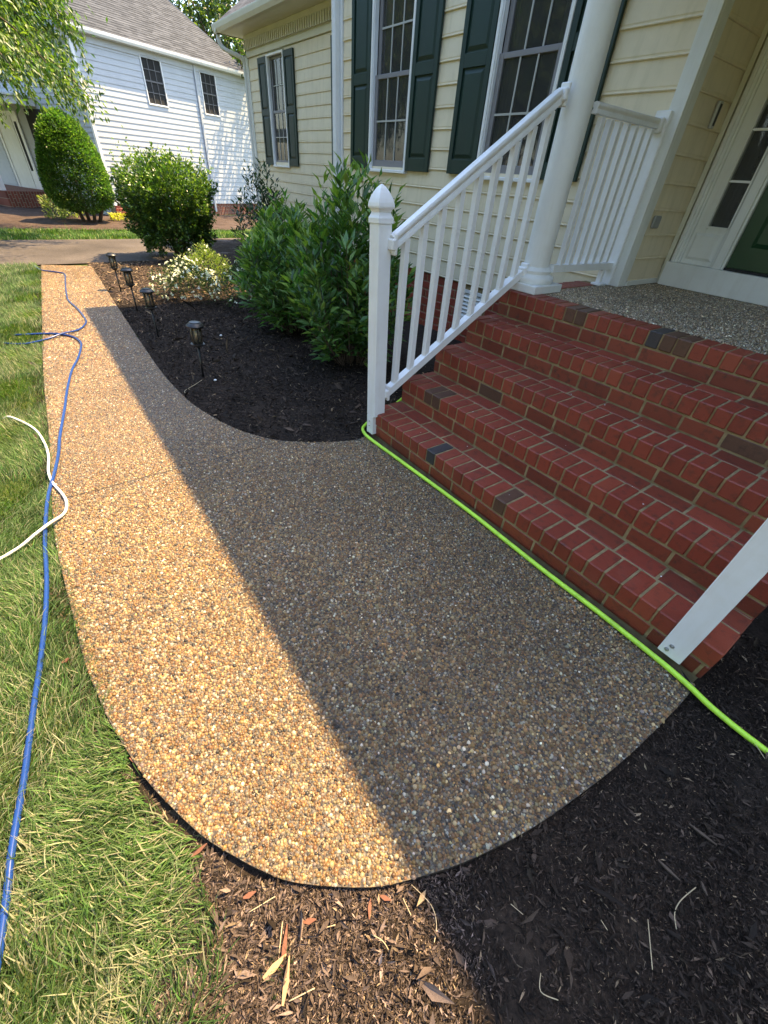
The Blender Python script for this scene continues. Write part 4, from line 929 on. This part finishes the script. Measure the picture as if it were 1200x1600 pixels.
# azaleas with white flowers
def azalea(loc, R, H, seed, label, nleaf, nfl, cols):
    e = empty('flowering_shrub', loc, label, 'shrub'); r = np.random.default_rng(seed)
    def f(th, v):
        rr = np.interp(v, [0, .3, .7, 1], [.75, 1., .8, .05])*(1+.14*np.sin(th*3+seed)+.08*np.sin(th*8)); z = .04+v*H*(1+.12*np.sin(th*2+seed))
        return np.stack([rr*R[0]*np.cos(th), rr*R[1]*np.sin(th), z], 1), nrm(np.stack([np.cos(th), np.sin(th), np.interp(v, [0, 1], [0, 1.5])], 1))
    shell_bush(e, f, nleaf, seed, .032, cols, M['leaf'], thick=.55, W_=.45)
    P, N_ = f(r.uniform(0, 2*np.pi, nfl), r.random(nfl)**.8); P = P*1.03
    out = []; 
    for k in range(5):
        t = k*2*np.pi/5+r.uniform(0, 6.28, nfl); X, Y, Z = frames(N_+r.normal(0, .3, (nfl, 3))); d = X*np.cos(t)[:, None]+Z*np.sin(t)[:, None]+Y*.45
        s_ = r.uniform(.024, .036, nfl); X2, Y2, Z2 = frames(d); V, F = inst(LEAF_V, LEAF_F, P, X2, Y2, Z2, np.stack([s_*.8, s_, s_], 1)); out.append((V, F))
    off = np.cumsum([0]+[len(o[0]) for o in out[:-1]]); V = np.vstack([o[0] for o in out]); F = np.vstack([o[1]+q for o, q in zip(out, off)])
    bigobj('blossom', V, F, M['petal'], np.tile([[.78, .78, .74]], (len(V), 1)), False, e, kind='stuff')
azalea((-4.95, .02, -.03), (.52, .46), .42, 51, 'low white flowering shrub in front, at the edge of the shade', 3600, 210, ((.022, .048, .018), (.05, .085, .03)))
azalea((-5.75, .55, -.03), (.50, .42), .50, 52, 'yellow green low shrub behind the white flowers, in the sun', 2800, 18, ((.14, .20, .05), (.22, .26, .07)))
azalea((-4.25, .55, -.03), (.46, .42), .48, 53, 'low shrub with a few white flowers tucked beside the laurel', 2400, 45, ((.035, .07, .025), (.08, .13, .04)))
# small plants by the neighbour's bed
def tuftplant(loc, h, rad, seed, label, col, n=260):
    e = empty('small_plant', loc, label, 'plant'); r = np.random.default_rng(seed); a = r.uniform(0, 2*np.pi, n); q = rad*np.sqrt(r.random(n)); P = np.stack([q*np.cos(a), q*np.sin(a), h*r.random(n)], 1)
    V, F, c = leaf_cloud(P, np.stack([np.cos(a), np.sin(a), 0*a+.9], 1), .09*r.uniform(.6, 1.2, n), .035*r.uniform(.7, 1.2, n), vary(col, n, r, .25), r); bigobj('foliage', V, F, M['leaf'], c, False, e, kind='stuff')
tuftplant((-14.9, .80, -.02), .16, .22, 61, 'low yellow plant beside the brick foundation of the pale house', (.38, .36, .06))
tuftplant((-15.3, -.75, -.02), .50, .26, 62, 'pale green young shrub left of the clipped evergreen', (.22, .27, .10), 420)
tuftplant((-15.8, -.30, -.02), .55, .34, 63, 'yellowish shrub behind the trunk of the clipped evergreen', (.20, .25, .08), 520)
# trees
def tree(loc, H, R, z0, seed, label, cols, n, L=.13, trunk=.16, name='tree', weep=0., W_=.45, lobes=26, cat='tree', mt='leaf'):
    e = empty(name, loc, label, cat); r = np.random.default_rng(seed); cen = []
    for i in range(lobes):
        d = nrm(r.normal(0, 1, 3)); d[2] = abs(d[2])*1.0-.25; q = r.random()**.5; cen.append(np.array([d[0]*R*q, d[1]*R*q, z0+(H-z0)*(.38+.5*d[2]*q+r.uniform(-.08, .08))]))
    cen = np.array(cen); k = r.integers(0, lobes, n); rad = R*.36*r.uniform(.6, 1.15, lobes)[k]; d = nrm(r.normal(0, 1, (n, 3))); q = 1-.5*r.random(n)**2
    P = cen[k]+d*(rad*q)[:, None]*np.array([1, 1, .8]); D = d+r.normal(0, .5, (n, 3))+np.array([0, 0, -.2])
    V, F, c = leaf_cloud(P, D, L*r.uniform(.7, 1.3, n), L*W_*r.uniform(.8, 1.2, n), vary(cols[0], n, r, .3, cols[1], .3), r); bigobj('crown', V, F, M[mt], c, False, e, kind='stuff')
    tb = MB().tube([(0, 0, -.1), (.05, .03, z0*.6+.3), (0, .0, z0+(H-z0)*.45)], [trunk, trunk*.8, trunk*.4], 10)
    for c0 in cen[::2]: tb.tube([(0, 0, z0*.8+.3), tuple(c0*.5+np.array([0, 0, (z0+.3)*.5])), tuple(c0)], [trunk*.4, trunk*.22, trunk*.08], 6)
    tb.build('trunk', M['bark'], e, smooth=True); return e
def weeping(loc, seed, label):
    e = empty('weeping_tree', loc, label, 'tree'); r = np.random.default_rng(seed); P = []; D = []; tb = MB().tube([(0, 0, -.1), (.1, .1, 1.2), (.15, .2, 2.6)], [.14, .11, .08], 10)
    for i in range(120):
        a = r.uniform(0, 2*np.pi); rr = r.uniform(.7, 3.1); pk = r.uniform(3.9, 6.0)-rr*.38
        top = [np.array([0, 0, 2.5]), np.array([math.cos(a)*rr*.55, math.sin(a)*rr*.45, pk+.25]), np.array([math.cos(a)*rr*.98, math.sin(a)*rr*.8, pk]), np.array([math.cos(a)*rr*1.22, math.sin(a)*rr, pk-.5])]
        tp = catmull(top, 5); tb.tube(tp, list(np.linspace(.035, .007, len(tp))), 5, False)
        for j in range(820):
            t = r.uniform(.25, 1); P.append(tp[int(t*(len(tp)-1))]+r.normal(0, 1, 3)*np.array([.22, .22, .16])-np.array([0, 0, .08])); D.append(r.normal(0, .6, 3)+np.array([math.cos(a)*.5, math.sin(a)*.5, -.8]))
        for j in range(13):
            t = r.uniform(.30, 1); p0 = tp[int(t*(len(tp)-1))]+r.normal(0, .14, 3); ln = r.uniform(.35, .95)*(1 if p0[2] > 2.7 else .6); da = r.uniform(0, 6.28); swing = np.array([math.cos(a)*.22+math.cos(da)*.12, math.sin(a)*.22+math.sin(da)*.12, 0])
            m_ = int(ln*38)
            for q in range(m_):
                u = q/m_; P.append(p0+swing*math.sin(u*1.5)+np.array([0, 0, -ln*u**1.15])+r.normal(0, .025, 3)); D.append(np.array([0, 0, -1.1])+swing*1.+r.normal(0, .45, 3))
    P = np.array(P); D = np.array(D); n = len(P); L = .100*r.uniform(.7, 1.3, n)
    V, F, c = leaf_cloud(P, D, L, L*.40, vary((.065, .125, .030), n, r, .28, (.15, .22, .045), .35), r, 'dia'); bigobj('crown', V, F, M['leaf'], c, False, e, kind='stuff'); tb.build('trunk', M['bark'], e, smooth=True)
weeping((-12.0, -2.55, -.03), 71, 'bright green weeping tree hanging over the left corner in front of the pale house')
tree((-17.3, 9.4, 0), 8.2, 2.6, 3.2, 81, 'tree between the two houses throwing dappled shade on the pale wall', ((.035, .07, .02), (.10, .17, .03)), 5200, .16)
tree((-25.5, 9.5, 0), 12, 4.2, 2.5, 82, 'large dark tree behind the ridge of the pale house', ((.03, .06, .018), (.14, .20, .04)), 9000, .24, .3)
tree((-27.5, 14.5, 0), 13, 4.5, 2.0, 83, 'tall dark tree behind the gap between the two roofs', ((.025, .05, .018), (.09, .14, .03)), 8000, .24, .3)
TL = ['farthest left unseen tree of the row added to block low sky', 'second unseen tree from the left, added to block low sky', 'third unseen tree from the left, added to block low sky', 'unseen tree opposite the front door, added to block low sky', 'unseen tree behind the camera, added to block low sky', 'unseen tree right of the camera, added to block low sky', 'farthest right unseen tree of the row added to block low sky', 'unseen tree right of the lawn, added to block low sky']
for i, (x, y, h) in enumerate(((-22, -20, 14), (-14.5, -17, 13), (-7, -18, 15), (-.5, -17, 14), (6, -18, 15), (12.5, -15, 14), (18, -9, 14), (17, -1.5, 13))):  # unseen tree row, added to cut low sky light on the risers
    tree((x, y, 0), h, 5.2, 1.2, 90+i, TL[i], ((.04, .08, .02), (.08, .13, .03)), 5200, .62, .3, W_=.6, lobes=34)
# ------------------------------------------------------------------ neighbour house
nb = empty('pale_house', (-16.17, .97, 0), 'pale blue white sided house with grey roof beyond the driveway', 'house')
ND = Vector((-.40, .917, 0)).normalized(); NO = Vector((ND.y, -ND.x, 0))     # along side wall; outwards (towards us)
ang = math.atan2(ND.y, ND.x)
# local frame: x along side wall, y = inward (left of x), outward = -y ; corner at origin
nb.rotation_euler = (0, 0, ang)
def nbb(mb, name, mt, parent=nb, **k): return mb.build(name, mt, parent, **k)
def clap(parent, a, b, z0, z1, exp, holes, mt, axis='x', off=0., out=-1):
    z = z0
    while z < z1-.01:
        e_ = min(exp, z1-z); segs = [(a, b)]
        for ha, hb_, h0_, h1_ in holes:
            if z+exp*.5 > h0_ and z+exp*.5 < h1_: segs = [q for s0, s1 in segs for q in ((s0, min(s1, ha)), (max(s0, hb_), s1)) if q[1]-q[0] > .01]
        for s0, s1 in segs:
            mb = MB(); pr = [(.0, z), (.014, z), (.014, z+.008), (.001, z+e_+.004), (-.01, z+e_+.004), (-.01, z)]
            vv = [((t, off+out*d, zz) if axis == 'x' else (off+out*d, t, zz)) for t in (s0, s1) for d, zz in pr]; n = 6
            mb.add(vv, [(i, (i+1) % n, n+(i+1) % n, n+i) for i in range(n)]+[tuple(range(n))[::-1], tuple(range(n, 2*n))])
            mb.build('siding_board', mt, parent)
        z += exp
NW = 6.3
wh = [(2.07, 2.72, 2.84, 3.86), (4.25, 4.86, 2.84, 3.86)]
clap(nb, .06, NW, .30, 3.98, .134, wh, M['nb'])
nbb(MB().box(.0, NW, .012, .3, .30, 4.0).box(.0, NW, .3, 7., -.1, 4.0), 'wall', M['nb'])
nbb(MB().box(.0, NW, .01, .3, -.1, .298), 'foundation', M['brickwall'])
r2 = random.Random(9)
for c_ in range(4):
    x = .0 if c_ % 2 else -.1
    while x < 3.2:
        xa = max(x, .0); o = brick(nb, xa, x+.2, -.004, .05, -.07+c_*.09, -.07+c_*.09+.08, rnd=r2); x += .21
nbb(MB().box(-.02, .065, -.026, .06, .26, 4.0, .003), 'corner_board', M['white'])
for (a, b, za, zb) in wh:
    w = nbb(MB().box(a-.03, a, -.035, .02, za-.03, zb+.03).box(b, b+.03, -.035, .02, za-.03, zb+.03).box(a, b, -.035, .02, za-.03, za).box(a, b, -.035, .02, zb, zb+.03), 'window', M['white'])
    nbb(MB().box(a, b, .004, .01, za, zb), 'pane', M['dark'], w)
    for i in (1, 2): x = a+(b-a)*i/3; nbb(MB().box(x-.01, x+.01, -.012, .002, za, zb), 'muntin', M['muntindark'], w)
    for i in (1, 2, 3): z = za+(zb-za)*i/4; nbb(MB().box(a, b, -.012-(.004 if i == 2 else .001), .002, z-(.018 if i == 2 else .01), z+(.018 if i == 2 else .01)), 'muntin', M['muntindark'], w)
nbb(MB().box(3.98, 4.06, -.06, -.012, .05, 3.98, .006), 'downspout', M['nb'])
nbb(MB().box(-.3, NW, -.17, .02, 3.985, 4.0).box(-.3, NW, -.035, .02, 3.84, 3.985), 'soffit', M['nb'])
nbb(MB().sweep((-.35, -.16, 4.0), (NW+.1, -.16, 4.0), [(0, 0), (.05, 0), (.075, .05), (.08, .11), (0, .12)]), 'gutter', M['white'])
MROOF = .52; pts = [(-.35, -.46, 4.11), (NW+.15, -.46, 4.11), (NW+.15, 4.6, 4.11+5.06*MROOF), (-.35, 4.6, 4.11+5.06*MROOF)]
i = 0; y = -.23
rcs = MB()
while y < 4.6:
    z = 4.11+(y+.23)*MROOF
    rcs.add([(-.35, y, z), (NW+.15, y, z), (NW+.15, y+.15, z+.15*MROOF-.012), (-.35, y+.15, z+.15*MROOF-.012), (-.35, y, z-.02), (NW+.15, y, z-.02)], [(0, 1, 2, 3), (4, 5, 1, 0)]); y += .14
rf_ = nbb(rcs, 'roof', M['shingle']); tag(rf_, kind=None)
nbb(MB().add([(NW+.12, -.4, 4.0), (NW+.12, 4.6, 4.0), (NW+.12, 4.6, 4.05+5.0*MROOF)], [(0, 1, 2)]), 'gable', M['nb'])
nbb(MB().add([(-.3, -.4, 4.0), (-.3, 4.6, 4.0), (-.3, 4.6, 4.05+5.0*MROOF)], [(0, 2, 1)]), 'gable', M['nb'])
nbb(MB().add([(-.35, 4.6, 4.1+5.06*MROOF), (NW+.15, 4.6, 4.1+5.06*MROOF), (NW+.15, 9.6, 4.1), (-.35, 9.6, 4.1)], [(0, 1, 2, 3)]), 'back_roof', M['shingle'])
# front wall of the neighbour: faces -x in local frame (x=0 plane), runs along +y
clap(nb, .06, 8.8, .45, 3.98, .118, [(3.9, 5.6, .5, 2.4)], M['nb'], axis='y', off=0., out=-1)
nbb(MB().box(.012, .3, .3, 9., -.1, 3.99), 'front_wall', M['nb'])
# porch of the neighbour (roof, posts, steps, door, iron rail)
nbb(MB().box(-1.7, -.03, 2.6, 8.2, 2.50, 2.68, .01).box(-1.75, -.03, 2.55, 8.25, 2.681, 2.72), 'porch_roof', M['trim'])
nbb(MB().box(-1.6, -.03, 3.1, 8.0, -.05, .40), 'porch_base', M['brickwall'])
for yy in (3.35, 5.9): nbb(MB().box(-1.58, -1.42, yy, yy+.16, .40, 2.5, .008), 'porch_post', M['white'])
dfr = nbb(MB().box(-.06, -.024, 3.9, 4.0, .4, 2.4).box(-.06, -.024, 5.3, 5.4, .4, 2.4).box(-.06, -.024, 4.0, 5.3, 2.3, 2.4).box(-.04, -.02, 4.0, 4.3, .4, 2.3), 'door_frame', M['white'])
nbb(MB().box(-.045, -.041, 4.08, 4.22, .9, 2.15), 'pane', M['dark'], dfr)
nbb(MB().box(-.04, -.022, 4.34, 5.3, .4, 2.3), 'door', M['trim'])
nbb(MB().box(-.07, -.03, 2.1, 3.3, 1.2, 2.45), 'window_dark', M['dark'])
steps_n = MB()
for k in range(3): steps_n.box(-1.6-.3*(k+1), -1.6-.3*k, 4.2, 5.9, -.05, .40-.13*(k+1)+.0)
nbb(steps_n, 'porch_step', M['brickwall'])
ir = nbb(MB().bar((-1.55, 3.5, 1.25), (-1.55, 4.3, 1.25), .03, .03).bar((-1.6, 4.3, 1.25), (-2.5, 4.3, .85), .03, .03).bar((-1.6, 5.9, 1.25), (-2.5, 5.9, .85), .03, .03), 'iron_rail', M['iron'])
for k in range(8): nbb(MB().bar((-1.55, 3.55+k*.1, .4), (-1.55, 3.55+k*.1, 1.25), .014, .014), 'iron_baluster', M['iron'])
for yy in (4.3, 5.9):
    for k in range(9): x = -1.6-k*.11; nbb(MB().bar((x, yy, .30-k*.045), (x, yy, 1.25-k*.049), .014, .014), 'iron_baluster', M['iron'])
# crawl space hatch at the corner
# ------------------------------------------------------------------ bits on the ground
def shard(p0, p1, w, mt, label, z=-.022, name='wood_splinter', cat='wood chip', h=.006):
    p0 = Vector((*p0, z)); p1 = Vector((*p1, z+.006)); d = (p1-p0); n = d.cross(Vector((0, 0, 1))).normalized()*w/2; up = Vector((0, 0, h)); mid = p0+d*.45
    vv = [p0-n*.35, p0+n*.35, mid+n*1.1, p1+n*.15, p1-n*.25, mid-n*.9]; k = 6; vv = vv+[v_+up for v_ in vv]
    tag(MB().add(vv, [tuple(range(k))[::-1], tuple(range(k, 2*k))]+[(i, (i+1) % k, k+(i+1) % k, k+i) for i in range(k)]).build(name, mt), label, cat)

def wisps():
    W1 = [([(2.024, -1.377), (2.088, -1.36), (2.126, -1.371), (2.148, -1.399)], .0011, 'long curved straw stem lying at the sunlit lower edge of the walkway'),
          ([(1.953, -1.632), (1.97, -1.594)], .0012, 'short straight straw bit on sunlit mulch below the walkway'),
          ([(2.038, -1.527), (2.067, -1.509), (2.094, -1.505)], .0011, 'thin bent straw in the middle of the sunlit mulch'),
          ([(1.815, -1.771), (1.827, -1.70)], .0011, 'straw stem beside the dark gap under the walkway edge'),
          ([(1.931, -1.737), (1.903, -1.718), (1.88, -1.704)], .0012, 'straw stem rising above the split wood splinters'),
          ([(2.018, -1.752), (2.036, -1.691)], .0014, 'straw stem next to the grass tuft in the mulch'),
          ([(2.032, -1.414), (2.073, -1.418)], .001, 'tiny straw bit just under the walkway rim in the sun'),
          ([(2.51, -.696), (2.496, -.764), (2.5, -.802), (2.518, -.834)], .0014, 'curved hook shaped straw in the shaded mulch at the right'),
          ([(2.461, -.882), (2.515, -.968)], .0012, 'straight pale straw in the shaded mulch at the lower right'),
          ([(2.348, -1.211), (2.367, -1.238), (2.403, -1.211)], .0012, 'L shaped straw in the shaded mulch near the bottom edge'),
          ([(2.384, -.992), (2.405, -.998)], .001, 'tiny straw in the middle of the shaded mulch'),
          ([(2.216, -1.174), (2.25, -1.164)], .001, 'tiny straw in the shade close to the curved walkway end'),
          ([(2.392, -.08), (2.439, -.073), (2.501, -.10)], .0014, 'forked pale twig under the lime hose end')]
    for p_, r_, lb in W1: wisp([(x, y, -.014+.006*math.sin(i*2.)) for i, (x, y) in enumerate(p_)], r_, 'straw', lb, 'straw', 'straw')
    wisp([(-1.80, -.783, -.012), (-1.70, -.88, -.006), (-1.63, -.978, -.01), (-1.53, -1.0, .006)], .0022, 'straw', 'thin curved twig between the nearest path light and the walkway edge', 'twig', 'twig')
wisps()
shard((1.948, -1.787), (1.944, -1.723), .016, M['woodsplit'], 'short split wood splinter left of the long one', z=-.02)
shard((2.016, -1.767), (1.951, -1.717), .014, M['woodsplit'], 'long split wood splinter standing out in the sunlit mulch', z=-.018)
shard((1.958, -1.743), (1.895, -1.697), .012, M['barkred'], 'long reddish bark strip behind the split wood', z=-.022)
shard((1.778, -1.773), (1.787, -1.739), .014, M['barkred'], 'reddish bark chip between the grass and the walkway edge', z=-.022, name='bark_chip')
shard((1.98, -1.488), (2.013, -1.515), .010, M['barkred'], 'reddish bark chip just below the walkway edge in the sun', z=-.022, name='bark_chip')
shard((1.915, -1.661), (1.931, -1.631), .014, M['barkred'], 'light brown bark chip alone in the sunlit mulch', z=-.022, name='bark_chip')
shard((1.991, -1.463), (2.017, -1.444), .012, M['barkred'], 'red bark chip touching the walkway rim near the shadow line', z=-.022, name='bark_chip')
shard((1.61, -1.86), (1.607, -1.814), .012, M['barkred'], 'curled dry bark piece at the tip of the lawn', z=-.018, name='bark_chip')
shard((1.268, -1.93), (1.236, -1.95), .012, M['barkred'], 'brown bark piece in the gap between grass and walkway', z=-.02, name='bark_chip')
shard((.736, -2.09), (.732, -2.065), .016, M['barkred'], 'rust coloured leaf lying in the grass beside the blue hose', z=-.005, name='dry_leaf', cat='leaf')
for (a, b, lb) in (((2.514, -.666), (2.537, -.689), 'brown bark chip beside the hook shaped straw'), ((2.427, -.546), (2.503, -.535), 'long grey bark strip in the shaded mulch'), ((2.413, -.724), (2.476, -.721), 'dark long bark strip in the shade below the grey one')):
    shard(a, b, .009, M['bark'], lb, name='bark_chip')
for (x, y, s_, lb) in ((-1.75, -.68, .016, 'small white stone in the mulch in front of the nearest path light'), (-3.0, -.2, .018, 'pale chip on the dark mulch below the laurel')):
    tag(MB().lathe([(.002, -.4*s_), (.8*s_, -.2*s_), (s_, .1*s_), (.6*s_, .5*s_), (.05*s_, .6*s_)], 7, x, y).xf(lambda p: (p[0], p[1], p[2]-.015)).build('stone', M['white'], smooth=True), lb, 'stone')

# pale flecks dropped on the steps
r5 = np.random.default_rng(77); fl = MB()
for i in range(26):
    k = int(r5.integers(0, 5)); x = r5.uniform(-.1, 2.0); y = k*T_+r5.uniform(.02, .27); z = (k+1)*R_+.0008; a = r5.uniform(.0015, .0045); b = a*r5.uniform(.5, 1.4)
    if k == 4 and y > 1.37: y = 1.30
    fl.add([(x-a, y, z), (x, y-b, z), (x+a, y, z), (x+a*.3, y+b, z+.001)], [(0, 1, 2, 3)])
tag(fl.build('paint_fleck', M['white']), 'tiny white flecks scattered on the brick steps', 'fleck', kind='stuff')
